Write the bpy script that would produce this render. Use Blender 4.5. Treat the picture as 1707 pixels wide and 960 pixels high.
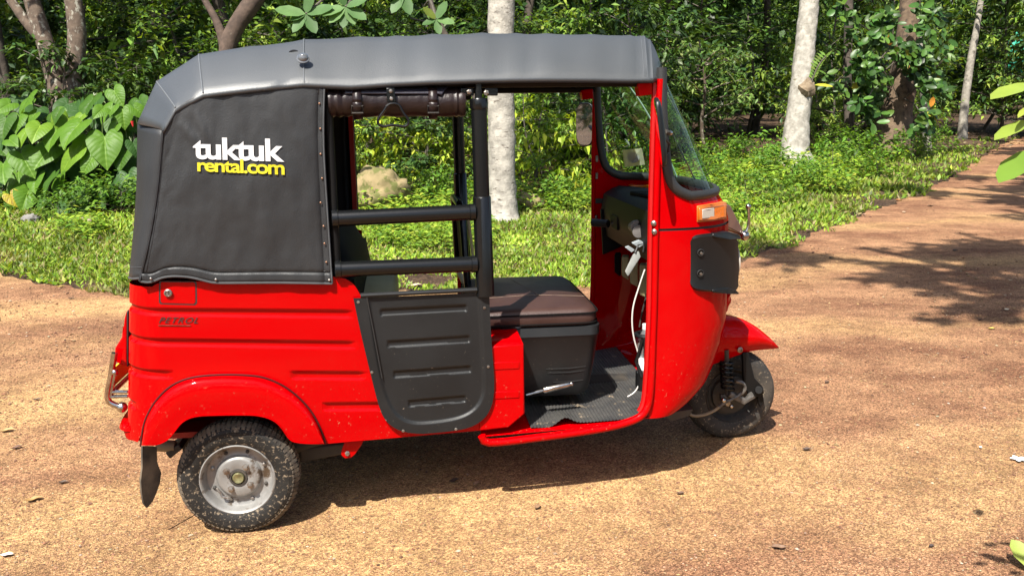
import bpy, bmesh, math, random
import numpy as np
from mathutils import Vector, Matrix
from mathutils.noise import noise as pnoise
random.seed(7); RNG = np.random.default_rng(7)
sc = bpy.context.scene
for o in list(bpy.data.objects): bpy.data.objects.remove(o)
R = math.radians
# ------------------------------------------------------------------ camera, light, exposure
CAM = np.array([0.6051, -3.4025, 1.4368]); YAW, PIT, ROL, FOC = 0.12595, 0.20838, -0.01014, 1400.28
PW, PH = 1707.0, 960.0
def _axes():
    f = np.array([math.sin(YAW)*math.cos(PIT), math.cos(YAW)*math.cos(PIT), -math.sin(PIT)])
    r = np.array([math.cos(YAW), -math.sin(YAW), 0.0]); u = np.cross(r, f)
    c, s = math.cos(ROL), math.sin(ROL)
    return np.array([c*r+s*u, -s*r+c*u, f])
AX = _axes()
cd = bpy.data.cameras.new('camera'); cam = bpy.data.objects.new('camera', cd); sc.collection.objects.link(cam)
m = Matrix((( *AX[0], 0), (*AX[1], 0), (*(-AX[2]), 0), (0, 0, 0, 1))).transposed()
m.translation = Vector(CAM); cam.matrix_world = m
cd.sensor_fit = 'HORIZONTAL'; cd.sensor_width = 36.0; cd.lens = 36.0*FOC/PW
cd.clip_start = 0.05; cd.clip_end = 2000; sc.camera = cam
SUNV = Vector((-0.36, -0.57, 1.0)).normalized()          # towards the sun
sl = bpy.data.lights.new('sun', 'SUN'); sl.energy = 5.0; sl.angle = R(0.5); sl.color = (1.0, 0.95, 0.86)
so = bpy.data.objects.new('sun', sl); sc.collection.objects.link(so)
so.rotation_euler = SUNV.to_track_quat('Z', 'Y').to_euler()
w = bpy.data.worlds.new('World'); sc.world = w; w.use_nodes = True
wn = w.node_tree.nodes; sky = wn.new('ShaderNodeTexSky'); sky.sky_type = 'NISHITA'; sky.sun_disc = False
sky.sun_elevation = math.asin(SUNV.z); sky.sun_rotation = math.atan2(SUNV.x, SUNV.y)
sky.air_density = 1.0; sky.dust_density = 2.0
bg = wn['Background']; bg.inputs['Strength'].default_value = 0.10
w.node_tree.links.new(sky.outputs[0], bg.inputs[0])
vs = sc.view_settings; vs.view_transform = 'Standard'; vs.look = 'None'; vs.gamma = 1; vs.exposure = 1.22
vs.use_curve_mapping = False
sc.cycles.max_bounces = 6; sc.cycles.transparent_max_bounces = 12; sc.cycles.diffuse_bounces = 4
sc.cycles.use_adaptive_sampling = True

# ------------------------------------------------------------------ photo pixel -> place in the world
def ray(px, py):
    return AX.T @ np.array([(px-PW/2)/FOC, (PH/2-py)/FOC, 1.0])
def U(px, py, k, v):
    d = ray(px, py); i = 'xyz'.index(k); return CAM + (v-CAM[i])/d[i]*d
TAP = 0.0843
def ynear(x): return -0.625 + TAP*x
def S(px, py, off=0.0):                                   # onto the rickshaw's flank, off = metres proud of it
    d = ray(px, py); t = (-0.625-off-CAM[1]+TAP*CAM[0])/(d[1]-TAP*d[0]); return CAM + t*d
def terr(x, y):
    d = y-3.6
    return 0.02*(d+np.sqrt(d*d+1.0)) - 0.003
def G(px, py, up=0.0):
    d = ray(px, py); t0, t1 = 0.5, 150.0
    ts = np.linspace(t0, t1, 6000); P = CAM[None]+ts[:, None]*d[None]
    below = P[:, 2] < terr(P[:, 0], P[:, 1])
    i = int(np.argmax(below)) if below.any() else len(ts)-1
    p = P[i].copy(); p[2] = float(terr(p[0], p[1]))+up; return p
def proj(P):
    q = AX @ (np.asarray(P, float)-CAM); return PW/2+FOC*q[0]/q[2], PH/2-FOC*q[1]/q[2]
def at(px, py, depth):                                    # point at a distance along the view axis
    return CAM + depth*ray(px, py)

# ------------------------------------------------------------------ materials
def mat(name, c, c2=None, scale=20.0, rough=0.5, rough2=None, metal=0.0, spec=0.5, coat=0.0, bump=0.0, bscale=None,
        detail=4.0, emit=None, dust=None, dust_scale=30, dust_lo=0.62, dust_z=None, dust_stretch=None, sheen=0.0, transl=0.0, vcol=None, alpha=None):
    M = bpy.data.materials.new(name); M.use_nodes = True; nt = M.node_tree; N = nt.nodes; L = nt.links
    b = N['Principled BSDF']; out = N['Material Output']
    b.inputs['Base Color'].default_value = (*c, 1); b.inputs['Roughness'].default_value = rough
    b.inputs['Metallic'].default_value = metal; b.inputs['Specular IOR Level'].default_value = spec
    b.inputs['Coat Weight'].default_value = coat; b.inputs['Coat Roughness'].default_value = 0.06
    tc = N.new('ShaderNodeTexCoord')
    col = None
    if vcol:
        a = N.new('ShaderNodeAttribute'); a.attribute_name = vcol; col = a.outputs['Color']
    if c2 is not None:
        n = N.new('ShaderNodeTexNoise'); n.inputs['Scale'].default_value = scale; n.inputs['Detail'].default_value = detail
        L.new(tc.outputs['Object'], n.inputs['Vector'])
        cr = N.new('ShaderNodeValToRGB'); cr.color_ramp.elements[0].position = 0.35; cr.color_ramp.elements[1].position = 0.68
        cr.color_ramp.elements[0].color = (*c, 1); cr.color_ramp.elements[1].color = (*c2, 1)
        L.new(n.outputs['Fac'], cr.inputs['Fac'])
        if col is not None:
            mx = N.new('ShaderNodeMix'); mx.data_type = 'RGBA'; mx.blend_type = 'MULTIPLY'; mx.inputs['Factor'].default_value = 1
            L.new(col, mx.inputs['A']); L.new(cr.outputs['Color'], mx.inputs['B']); col = mx.outputs['Result']
        else: col = cr.outputs['Color']
        if rough2 is not None:
            mr = N.new('ShaderNodeMapRange'); mr.inputs['To Min'].default_value = rough; mr.inputs['To Max'].default_value = rough2
            mr.inputs['From Min'].default_value = 0.3; mr.inputs['From Max'].default_value = 0.7
            L.new(n.outputs['Fac'], mr.inputs['Value']); L.new(mr.outputs['Result'], b.inputs['Roughness'])
    if dust is not None:
        n2 = N.new('ShaderNodeTexNoise'); n2.inputs['Scale'].default_value = dust_scale; n2.inputs['Detail'].default_value = 6
        n2.inputs['Roughness'].default_value = 0.65
        if dust_stretch:
            mp = N.new('ShaderNodeMapping'); mp.inputs['Scale'].default_value = dust_stretch; L.new(tc.outputs['Object'], mp.inputs[0]); L.new(mp.outputs[0], n2.inputs['Vector'])
        else: L.new(tc.outputs['Object'], n2.inputs['Vector'])
        mr = N.new('ShaderNodeMapRange'); mr.inputs['From Min'].default_value = dust_lo; mr.inputs['From Max'].default_value = dust_lo+0.1
        L.new(n2.outputs['Fac'], mr.inputs['Value']); fac = mr.outputs['Result']
        if dust_z:
            sx = N.new('ShaderNodeSeparateXYZ'); L.new(tc.outputs['Object'], sx.inputs[0])
            mz = N.new('ShaderNodeMapRange'); mz.inputs['From Min'].default_value = dust_z[1]; mz.inputs['From Max'].default_value = dust_z[0]
            L.new(sx.outputs['Z'], mz.inputs['Value'])
            mu = N.new('ShaderNodeMath'); mu.operation = 'MULTIPLY'; L.new(fac, mu.inputs[0]); L.new(mz.outputs['Result'], mu.inputs[1]); fac = mu.outputs[0]
        mx = N.new('ShaderNodeMix'); mx.data_type = 'RGBA'; L.new(fac, mx.inputs['Factor'])
        if col is not None: L.new(col, mx.inputs['A'])
        else: mx.inputs['A'].default_value = (*c, 1)
        mx.inputs['B'].default_value = (*dust, 1); col = mx.outputs['Result']
    if col is not None: L.new(col, b.inputs['Base Color'])
    if bump:
        nb = N.new('ShaderNodeTexNoise'); nb.inputs['Scale'].default_value = bscale or scale*3; nb.inputs['Detail'].default_value = 5
        L.new(tc.outputs['Object'], nb.inputs['Vector'])
        bp = N.new('ShaderNodeBump'); bp.inputs['Strength'].default_value = min(1, bump); bp.inputs['Distance'].default_value = 0.004*max(1, bump)
        L.new(nb.outputs['Fac'], bp.inputs['Height']); L.new(bp.outputs['Normal'], b.inputs['Normal'])
    if transl:
        t = N.new('ShaderNodeBsdfTranslucent'); ms = N.new('ShaderNodeMixShader'); ms.inputs[0].default_value = transl
        if col is not None:
            g = N.new('ShaderNodeMix'); g.data_type = 'RGBA'; g.blend_type = 'MULTIPLY'; g.inputs['Factor'].default_value = 1
            L.new(col, g.inputs['A']); g.inputs['B'].default_value = (1.6, 1.5, 0.5, 1); L.new(g.outputs['Result'], t.inputs['Color'])
        else: t.inputs['Color'].default_value = (c[0]*1.6, c[1]*1.5, c[2]*.5, 1)
        L.new(b.outputs[0], ms.inputs[1]); L.new(t.outputs[0], ms.inputs[2]); L.new(ms.outputs[0], out.inputs['Surface'])
    if emit: b.inputs['Emission Color'].default_value = (*emit[:3], 1); b.inputs['Emission Strength'].default_value = emit[3]
    return M
def glass_mat(name, tint, gloss=1.0, rough=0.02, f0=1.5, film=None):
    M = bpy.data.materials.new(name); M.use_nodes = True; N = M.node_tree.nodes; L = M.node_tree.links; N.clear()
    o = N.new('ShaderNodeOutputMaterial'); t = N.new('ShaderNodeBsdfTransparent'); t.inputs[0].default_value = (*tint, 1)
    g = N.new('ShaderNodeBsdfGlossy'); g.inputs['Roughness'].default_value = rough
    lw = N.new('ShaderNodeLayerWeight'); lw.inputs['Blend'].default_value = .5; pw = N.new('ShaderNodeMath'); pw.operation = 'POWER'; pw.inputs[1].default_value = 4.5; L.new(lw.outputs['Facing'], pw.inputs[0]); f = N.new('ShaderNodeMath'); f.operation = 'MULTIPLY_ADD'; f.inputs[1].default_value = .55*gloss; f.inputs[2].default_value = .035*gloss; L.new(pw.outputs[0], f.inputs[0])
    ms = N.new('ShaderNodeMixShader'); L.new(f.outputs[0], ms.inputs[0]); L.new(t.outputs[0], ms.inputs[1]); L.new(g.outputs[0], ms.inputs[2])
    sh = ms.outputs[0]
    if film:
        d = N.new('ShaderNodeBsdfDiffuse'); d.inputs[0].default_value = (*film[0], 1); m2 = N.new('ShaderNodeMixShader'); m2.inputs[0].default_value = film[1]
        L.new(sh, m2.inputs[1]); L.new(d.outputs[0], m2.inputs[2]); sh = m2.outputs[0]
    L.new(sh, o.inputs[0]); return M
DUST = (0.32, 0.21, 0.12)
M_RED = mat('red_paint', (0.38, 0.0, 0.001), rough=0.34, coat=0.32, spec=0.0, dust=DUST, dust_scale=70, dust_lo=0.63, dust_z=(0.25, 0.62), bump=0.05, bscale=3.2)
M_REDI = mat('red_paint_inside', (0.38, 0.002, 0.002), (0.32, 0.002, 0.002), scale=5, rough=0.4)
M_VINYL = mat('grey_vinyl', (0.0165, 0.0175, 0.019), (0.0225, 0.0235, 0.025), scale=3.0, rough=0.5, rough2=0.58, spec=0.42, bump=0.22, bscale=240)
M_ROOF = mat('roof_vinyl', (0.043, 0.048, 0.053), (0.030, 0.034, 0.038), scale=2.5, rough=0.45, rough2=0.55, spec=0.75, bump=0.14, bscale=230)
M_PIPE = mat('vinyl_piping', (0.012, 0.012, 0.014), rough=0.45)
M_STITCH = mat('stitch_thread', (0.05, 0.053, 0.056), rough=0.6)
M_PLASTIC = mat('black_plastic', (0.0085, 0.009, 0.0095), (0.012, 0.0125, 0.013), scale=6, rough=0.42, rough2=0.5, spec=0.32, bump=0.15, bscale=500, dust=(0.3, 0.24, 0.18), dust_scale=95, dust_lo=0.655, dust_z=(0.25, 0.85))
M_HLAMP = mat('black_lamp_plastic', (0.006, 0.0065, 0.007), rough=0.36, spec=0.35, bump=0.1, bscale=400)
M_TUBE = mat('black_pvc', (0.005, 0.0055, 0.006), rough=0.25, spec=0.38, bump=0.05, bscale=60)
M_RUBBER = mat('rubber', (0.018, 0.018, 0.018), rough=0.5)
M_TYRE = mat('tyre_rubber', (0.010, 0.0095, 0.009), (0.016, 0.0145, 0.0125), scale=25, rough=0.55, rough2=0.75, bump=0.4, bscale=180, spec=.3, dust=(0.22, 0.17, 0.115), dust_scale=75, dust_lo=0.555)
M_TREAD = mat('tyre_tread', (0.03, 0.026, 0.022), (0.17, 0.135, 0.095), scale=18, rough=0.9, bump=0.5, bscale=120)
M_RIM = mat('rim_silver', (0.19, 0.185, 0.175), (0.29, 0.285, 0.275), scale=14, rough=0.42, rough2=0.55, metal=0.35, dust=(0.075, 0.05, 0.03), dust_scale=17, dust_lo=0.54, bump=0.1, bscale=90)
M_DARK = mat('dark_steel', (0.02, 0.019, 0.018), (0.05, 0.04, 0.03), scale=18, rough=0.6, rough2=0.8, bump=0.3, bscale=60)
M_STUD = mat('copper_stud', (.25, .14, .09), rough=.4, metal=.7)
M_STEEL = mat('worn_steel', (0.33, 0.32, 0.30), (0.18, 0.14, 0.11), scale=40, rough=0.35, metal=0.8, bump=0.1)
M_CHROME = mat('chrome', (0.55, 0.53, 0.5), (0.35, 0.3, 0.26), scale=60, rough=0.16, metal=1.0)
M_LEATHER = mat('brown_leather', (0.034, 0.0155, 0.0125), (0.046, 0.0225, 0.018), scale=9, rough=0.42, rough2=0.52, spec=0.35, bump=0.25, bscale=150)
M_SEATBLK = mat('black_leather', (0.005, 0.0045, 0.0045), rough=0.75, spec=0.1, bump=0.2, bscale=150)
M_OLIVE = mat('olive_plastic', (0.34, 0.30, 0.15), (0.26, 0.23, 0.115), scale=6, rough=0.6)
M_DASH = mat('dash_plastic', (0.005, 0.0047, 0.0045), rough=0.55, spec=0.18, bump=0.1, bscale=300)
M_MAT = mat('ribbed_mat', (0.03, 0.03, 0.031), (0.055, 0.053, 0.05), scale=12, rough=0.5, dust=(0.28, 0.22, 0.15), dust_scale=14, dust_lo=0.60)
M_AMBER = mat('amber_lens', (0.45, 0.11, 0.006), rough=0.12, coat=0.6, spec=0.6)
M_CLEAR = mat('clear_lens', (0.38, 0.34, 0.29), rough=0.12, coat=0.6)
M_LAMPRED = mat('red_lens', (0.5, 0.01, 0.01), rough=0.12, coat=0.6)
M_WHITE = mat('white_print', (0.55, 0.55, 0.55), rough=0.55)
M_YELLOW = mat('yellow_print', (0.50, 0.44, 0.008), rough=0.55)
M_PLATE = mat('yellow_plate', (0.75, 0.55, 0.03), rough=0.4)
M_CABLE = mat('white_cable', (0.5, 0.48, 0.45), rough=0.5)
M_CARD = mat('pale_card', (0.38, 0.40, 0.39), (0.3, 0.32, 0.31), scale=20, rough=0.45)
M_EMBLEM = mat('emblem_dark', (0.05, 0.02, 0.02), rough=0.3)
M_GLASS = glass_mat('windscreen_glass', (0.74, 0.88, 0.80), f0=1.22)
M_BOTTLE = glass_mat('bottle_plastic', (0.9, 0.93, 0.92), film=((0.8, 0.82, 0.82), 0.12))
M_STICKER = mat('sticker_film', (0.62, 0.64, 0.60), (0.50, 0.52, 0.49), scale=30, rough=0.4, transl=.45)
M_MIRROR = mat('mirror_face', (0.9, 0.9, 0.88), rough=0.03, metal=1.0)
M_HOSE = mat('tan_hose', (0.20, 0.15, 0.09), rough=0.6)
M_RUSTY = mat('brown_plate', (0.10, 0.055, 0.042), (0.06, 0.035, 0.03), scale=20, rough=0.35)

# ------------------------------------------------------------------ mesh helpers
COL = sc.collection
class MB:
    def __init__(s): s.v = []; s.f = []
    def add(s, vs, fs):
        n = len(s.v); s.v += [tuple(map(float, p)) for p in vs]; s.f += [tuple(i+n for i in f) for f in fs]; return s
    def grid(s, rows, closed=False, capends=False):
        n = len(rows[0]); vs = [p for r in rows for p in r]; fs = []
        for i in range(len(rows)-1):
            for j in range(n if closed else n-1):
                k = (j+1) % n; fs.append((i*n+j, i*n+k, (i+1)*n+k, (i+1)*n+j))
        if capends: fs.append(tuple(range(n-1, -1, -1))); fs.append(tuple((len(rows)-1)*n+j for j in range(n)))
        return s.add(vs, fs)
    def box(s, c, d, rot=None):
        vs = [(sx*d[0]/2, sy*d[1]/2, sz*d[2]/2) for sx in (-1, 1) for sy in (-1, 1) for sz in (-1, 1)]
        if rot is not None: vs = [tuple(rot @ Vector(v)) for v in vs]
        return s.add([(v[0]+c[0], v[1]+c[1], v[2]+c[2]) for v in vs], [(0, 1, 3, 2), (4, 6, 7, 5), (0, 4, 5, 1), (2, 3, 7, 6), (0, 2, 6, 4), (1, 5, 7, 3)])
    def hexa(s, a, b):                                    # two quads -> solid
        n = len(a); return s.add(list(a)+list(b), [tuple(range(n-1, -1, -1)), tuple(range(n, 2*n))]+[(i, (i+1) % n, n+(i+1) % n, n+i) for i in range(n)])
    def tube(s, pts, r, n=10, caps=True, closed=False, flat=1.0, up=None):
        P = [Vector(tuple(map(float, p))) for p in pts]; rs = r if hasattr(r, '__len__') else [r]*len(P)
        rings = []; N = None
        for i, p in enumerate(P):
            a = P[(i-1) % len(P)] if (closed or i > 0) else P[i]; b = P[(i+1) % len(P)] if (closed or i < len(P)-1) else P[i]
            t = (b-a).normalized()
            if N is None:
                ref = Vector(up) if up is not None else (Vector((0, 0, 1)) if abs(t.z) < 0.9 else Vector((1, 0, 0)))
                N = (ref-t*ref.dot(t)).normalized()
            else: N = (N-t*N.dot(t)).normalized()
            B = t.cross(N)
            rings.append([p+(N*math.cos(2*math.pi*k/n)+B*flat*math.sin(2*math.pi*k/n))*rs[i] for k in range(n)])
        if closed: rings.append(rings[0])
        return s.grid(rings, True, caps and not closed)
    def lathe(s, prof, c, axis, n=40, cap=False):
        A = Vector(axis).normalized(); X = A.orthogonal().normalized(); Y = A.cross(X); c = Vector(tuple(map(float, c)))
        rows = [[c+A*h+(X*math.cos(2*math.pi*k/n)+Y*math.sin(2*math.pi*k/n))*r for k in range(n)] for r, h in prof]
        return s.grid(rows, True, cap)
    def ball(s, c, r, n=12):
        return s.lathe([(max(1e-4, r*math.sin(math.pi*k/8)), -r*math.cos(math.pi*k/8)) for k in range(9)], c, (0, 0, 1), n)
    def mirror(s):
        n = len(s.v); s.v += [(x, -y, z) for x, y, z in s.v[:n]]; s.f += [tuple(i+n for i in reversed(f)) for f in s.f[:]]; return s
    def mirrored(s):
        q = MB(); q.v = [(x, -y, z) for x, y, z in s.v]; q.f = [tuple(reversed(f)) for f in s.f]; return q
    def build(s, name, m, parent=None, ang=40, bevel=0.0, solid=0.0, weld=False, seg=2, subd=0):
        me = bpy.data.meshes.new(name); me.from_pydata(s.v, [], s.f)
        bm = bmesh.new(); bm.from_mesh(me)
        if weld: bmesh.ops.remove_doubles(bm, verts=bm.verts, dist=2e-4)
        bmesh.ops.recalc_face_normals(bm, faces=bm.faces)
        bm.to_mesh(me); bm.free()
        me.materials.append(m); me.polygons.foreach_set('use_smooth', [True]*len(me.polygons)); me.set_sharp_from_angle(angle=R(ang))
        o = bpy.data.objects.new(name, me); COL.objects.link(o)
        if parent is not None: o.parent = parent
        if subd: q = o.modifiers.new('sub', 'SUBSURF'); q.levels = q.render_levels = subd
        if solid: q = o.modifiers.new('solid', 'SOLIDIFY'); q.thickness = solid; q.offset = 0
        if bevel: q = o.modifiers.new('bevel', 'BEVEL'); q.width = bevel; q.segments = seg; q.limit_method = 'ANGLE'; q.angle_limit = R(35)
        return o
def jitter(b, amp, freq, seed=0.0):
    b.v = [tuple(Vector(p)+Vector((pnoise(Vector(p)*freq+Vector((seed, 0, 0))), pnoise(Vector(p)*freq+Vector((0, seed+9, 0))), pnoise(Vector(p)*freq+Vector((5, 0, seed)))))*amp) for p in b.v]; return b
def tag(o, label=None, cat=None, group=None, kind=None):
    if label: o['label'] = label
    if cat: o['category'] = cat
    if group: o['group'] = group
    if kind: o['kind'] = kind
    return o
def empty(name, loc=(0, 0, 0)):
    o = bpy.data.objects.new(name, None); COL.objects.link(o); o.location = loc; o.empty_display_size = 0.1; return o
def lerp(a, b, t): return np.asarray(a, float)*(1-t)+np.asarray(b, float)*t
def interp(t, ts, vs):
    vs = np.asarray(vs, float); return np.array([np.interp(t, ts, vs[:, k]) for k in range(vs.shape[1])])
def resample(pts, n, closed=False):
    P = np.asarray(pts, float)
    if closed: P = np.vstack([P, P[:1]])
    d = np.r_[0, np.cumsum(np.linalg.norm(np.diff(P, axis=0), axis=1))]
    q = np.linspace(0, d[-1], n+1 if closed else n); q = q[:-1] if closed else q
    return np.stack([np.interp(q, d, P[:, k]) for k in range(P.shape[1])], 1)
def smooth_curve(pts, n, it=2, closed=False):             # chaikin then resample
    P = np.asarray(pts, float)
    for _ in range(it):
        Q = []
        m_ = len(P)
        if not closed: Q.append(P[0])
        for i in range(m_ if closed else m_-1):
            a, b = P[i], P[(i+1) % m_]; Q += [a*.75+b*.25, a*.25+b*.75]
        if not closed: Q.append(P[-1])
        P = np.array(Q)
    return resample(P, n, closed)
def sstep(a, b, x): t = min(1, max(0, (x-a)/(b-a))); return t*t*(3-2*t)
# ================================================================== AUTO RICKSHAW
car = tag(empty('auto_rickshaw'), 'red three wheeled auto rickshaw with grey canvas hood parked on the gravel drive', 'auto rickshaw')
def zline(p0, p1, off=0.0):                               # height along the flank of a line seen in the photo
    a, b = S(*p0, off), S(*p1, off); k = (b[2]-a[2])/(b[0]-a[0]); return lambda x: a[2]+k*(max(-0.30, x)-a[0])
# --- body shell: near flank, rounded rear corners, tail, far flank; horizontal grooves pressed in
XR = -0.322
def shell_path():
    P = []
    for x in np.unique(np.r_[np.linspace(0.878, -0.199, 64), S(594, 575)[0], S(292, 625)[0], S(485, 625)[0], S(537, 677)[0]])[::-1]: P.append((x, ynear(x), 0, -1))
    cx, cy, r = -0.199, ynear(-0.199)+0.125, 0.125
    for k in range(1, 11):
        a = math.pi/2*k/10; P.append((cx-r*math.sin(a), cy-r*math.cos(a), -math.sin(a), -math.cos(a)))
    y0 = P[-1][1]
    for k in range(1, 6): P.append((XR-0.012*math.sin(math.pi*k/10), y0*(1-k/5.0), -1, 0))
    half = P[:]
    for (x, y, nx, ny) in reversed(half[:-1]):
        if x < 0.40: P.append((x, -y, nx, -ny))
    return P
GROOVES = [ # dark upper line, bright lower line, x range
    ((535, 672.5), (618, 671.5), (535, 683.5), (618, 682.5), S(540, 677)[0], 9, 1),
    ((213, 618), (605, 620.5), (213, 629), (605, 631.5), S(485, 625)[0], S(605, 625)[0], 2),
    ((215, 565), (590, 570), (213, 574), (593, 580.5), -9, S(592, 575)[0], 0),
    ((217, 515), (580, 518), (217, 524), (582, 529), -9, S(583, 523)[0], 0)]
def groove_depth(g, x, y):
    lo, hi, kind = g[4], g[5], g[6]
    if y > 0.3: return 0.0
    d = sstep(lo, lo+0.008, x)*(1-sstep(hi-0.008, hi, x))
    if kind == 2: d = max(d, 1-sstep(S(290, 625)[0]-0.008, S(290, 625)[0], x))
    if kind == 1: d = max(d, 1-sstep(S(235, 670)[0]-0.01, S(235, 670)[0], x))
    return d*0.0075
_zb = zline((545, 740), (800, 718)); zr_ = zline((240, 742), (545, 740))
_am = np.array([S(*p) for p in [(247, 730), (262, 705), (277, 683), (298, 665), (325, 660), (385, 659), (445, 661), (468, 676), (490, 700), (512, 732), (520, 741)]])
def z_bot(x):
    z = _zb(x) if x > 0.30 else max(_zb(x), zr_(x))
    if _am[0, 0] < x < _am[-1, 0]: z = max(z, float(np.interp(x, _am[:, 0], _am[:, 2])))
    return z
def z_top(x):
    if x < 0.34: return 0.895 if x < -.2 else 0.905
    tb = [(0.34, 0.905), (0.355, S(556, 461)[2]), (S(575, 464)[0], S(575, 464)[2]), (S(588, 472)[0], S(588, 472)[2]), (S(597, 484)[0], S(597, 484)[2]), (0.46, 0.80), (2, 0.78)]
    return float(np.interp(x, [t[0] for t in tb], [t[1] for t in tb]))
b = MB(); cols = []
for (x, y, nx, ny) in shell_path():
    col = []; zt = z_top(x); levels = [(z_bot(x), 0)]
    for g in GROOVES:
        hi = zline(g[0], g[1])(x); lo = zline(g[2], g[3])(x); d = groove_depth(g, x, y)
        prev = levels[-1][0]
        for k in (1, 2): levels.append((prev+(lo-0.009-prev)*k/3, 0))
        levels += [(lo-0.0085, 0), (lo-0.0035, 0), (lo+0.0015, d), (lo+0.0045, d), (hi-0.0045, d), (hi-0.0015, d), (hi+0.0035, 0), (hi+0.0085, 0)]
    prev = levels[-1][0]
    for k in (1, 2, 3): levels.append((prev+(max(zt, prev+.002)-prev)*k/3, 0))
    for z, d in levels:
        z = max(z, z_bot(x)) if y < 0 or True else z
        tuck = 0.02*sstep(0.10, 0.0, z-z_bot(x)) if z < 0.40 else 0
        wr = min(1, max(0, (-.12-x)/.16)); dx = wr*(.016-.050*min(1.15, max(0, (.90-z)/.45)))
        col.append((x-nx*(d)+dx, y-ny*(d+0.2*tuck), z))
    cols.append(col)
body = b.grid(cols).build('body_shell', M_RED, car, ang=85)
# top ledge behind the door and step box in front of it
b = MB(); fr = [S(822, 577, .004), S(873, 572, .004), S(875, 690, .004), S(848, 713, .004), S(800, 718.5, .004), S(790, 600, .004)]
b.hexa([p for p in fr], [p+np.array((0, .30, .015)) for p in fr]).build('seat_box', M_RED, car, bevel=0.006)
for (p0, p1, p2, p3) in (((822, 604), (866, 602), (866, 615), (822, 617)), ((822, 653), (866, 651), (866, 663.5), (822, 665.5))):
    q = [S(*p, .0065) for p in (p0, p1, p2, p3)]; b = MB(); b.hexa(q, [v+np.array((0, .006, 0)) for v in q]); b.build('pressed_rib', M_RED, car, bevel=.003)
b = MB(); b.box((0.33, 0, 0.345), (1.15, 1.06, 0.02)).build('floor_pan', M_REDI, car)
# fuel flap with its lock
b = MB(); q = [S(*p, .0015) for p in ((269, 470), (323, 470.5), (325.5, 473), (326, 504), (323, 507), (270, 505.5), (267.5, 503), (267.5, 472))]
b.hexa(q, [v+np.array((0, .004, 0)) for v in q]); flap = b.build('fuel_flap', M_RED, car, bevel=0.0012)
b = MB(); q2 = [lerp(S(296, 488), S(*p, 0), 1.085) - np.array((0, .0006, 0)) for p in ((269, 470), (323, 470.5), (325.5, 473), (326, 504), (323, 507), (270, 505.5), (267.5, 503), (267.5, 472))]
b.add(q2, [tuple(range(8))]).build('flap_gap', M_RUBBER, flap)
b = MB(); b.lathe([(0.0125, 0), (0.0125, .006), (0.009, .008), (0.008, .005), (0.001, .005)], S(280.5, 488, .002), (TAP, -1, 0), 20); lk = b.build('flap_lock', M_STEEL, flap)
b = MB(); b.box(S(280.5, 488, .009), (.003, .003, .009)).build('key_slot', M_DARK, flap)

# --- rear wheel arches
oc = [(236, 742), (240, 712), (247, 692), (261, 668), (284, 645), (312, 632), (345, 627), (385, 626), (412, 627), (440, 630), (475, 645), (505, 670), (524, 695), (537, 725), (541, 741)]
ic = [(256, 742.5), (268, 740), (281, 733), (292, 719), (304, 703), (324, 694), (362, 692.5), (395, 692), (430, 692.5), (455, 700), (470, 714), (482, 735), (499, 739), (520, 740), (540, 739.5)]
oc, ic = smooth_curve(oc, 56, 2), smooth_curve(ic, 56, 2)
rows = []
for t, off, k in ((0, -.004, 0), (0, .012, 0), (.03, .030, 0), (.09, .043, 0), (.2, .049, 0), (.45, .050, 0), (.8, .048, 0), (.965, .047, 0), (.975, .051, 0), (1., .051, 0), (1., .030, 0)):
    rows.append([S(*lerp(o_, i_, t), off) for o_, i_ in zip(oc, ic)])
b = MB(); b.grid(rows); f1 = b.build('wheel_arch', M_RED, car, ang=50); b.mirrored().build('wheel_arch', M_RED, car, ang=50)
b = MB(); b.tube([S(p[0], p[1], .002) for p in smooth_curve([(234, 744), (238, 711), (245, 691), (259.5, 666.5), (283, 643), (311.5, 630.3), (345, 625.3), (385, 624.2), (412, 625.2), (440.5, 628.2), (476, 643.5), (506.5, 669), (525.7, 694.4), (538.8, 724.7), (543, 741)], 60)], .0030, 6).build('arch_gasket', mat('arch_seal', (.05, .002, .002), rough=.5), car)
# dark inside of the wheel well
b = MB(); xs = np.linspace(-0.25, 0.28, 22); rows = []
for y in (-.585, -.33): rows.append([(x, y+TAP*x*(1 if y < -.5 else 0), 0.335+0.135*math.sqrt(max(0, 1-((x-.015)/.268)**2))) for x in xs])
b.grid(rows); b.add([*rows[1], (xs[-1], -.33, .2), (xs[0], -.33, .2)], [tuple(range(len(xs)+2))]); b.build('wheel_well', M_DARK, car); b.mirrored().build('wheel_well', M_DARK, car)

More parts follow.
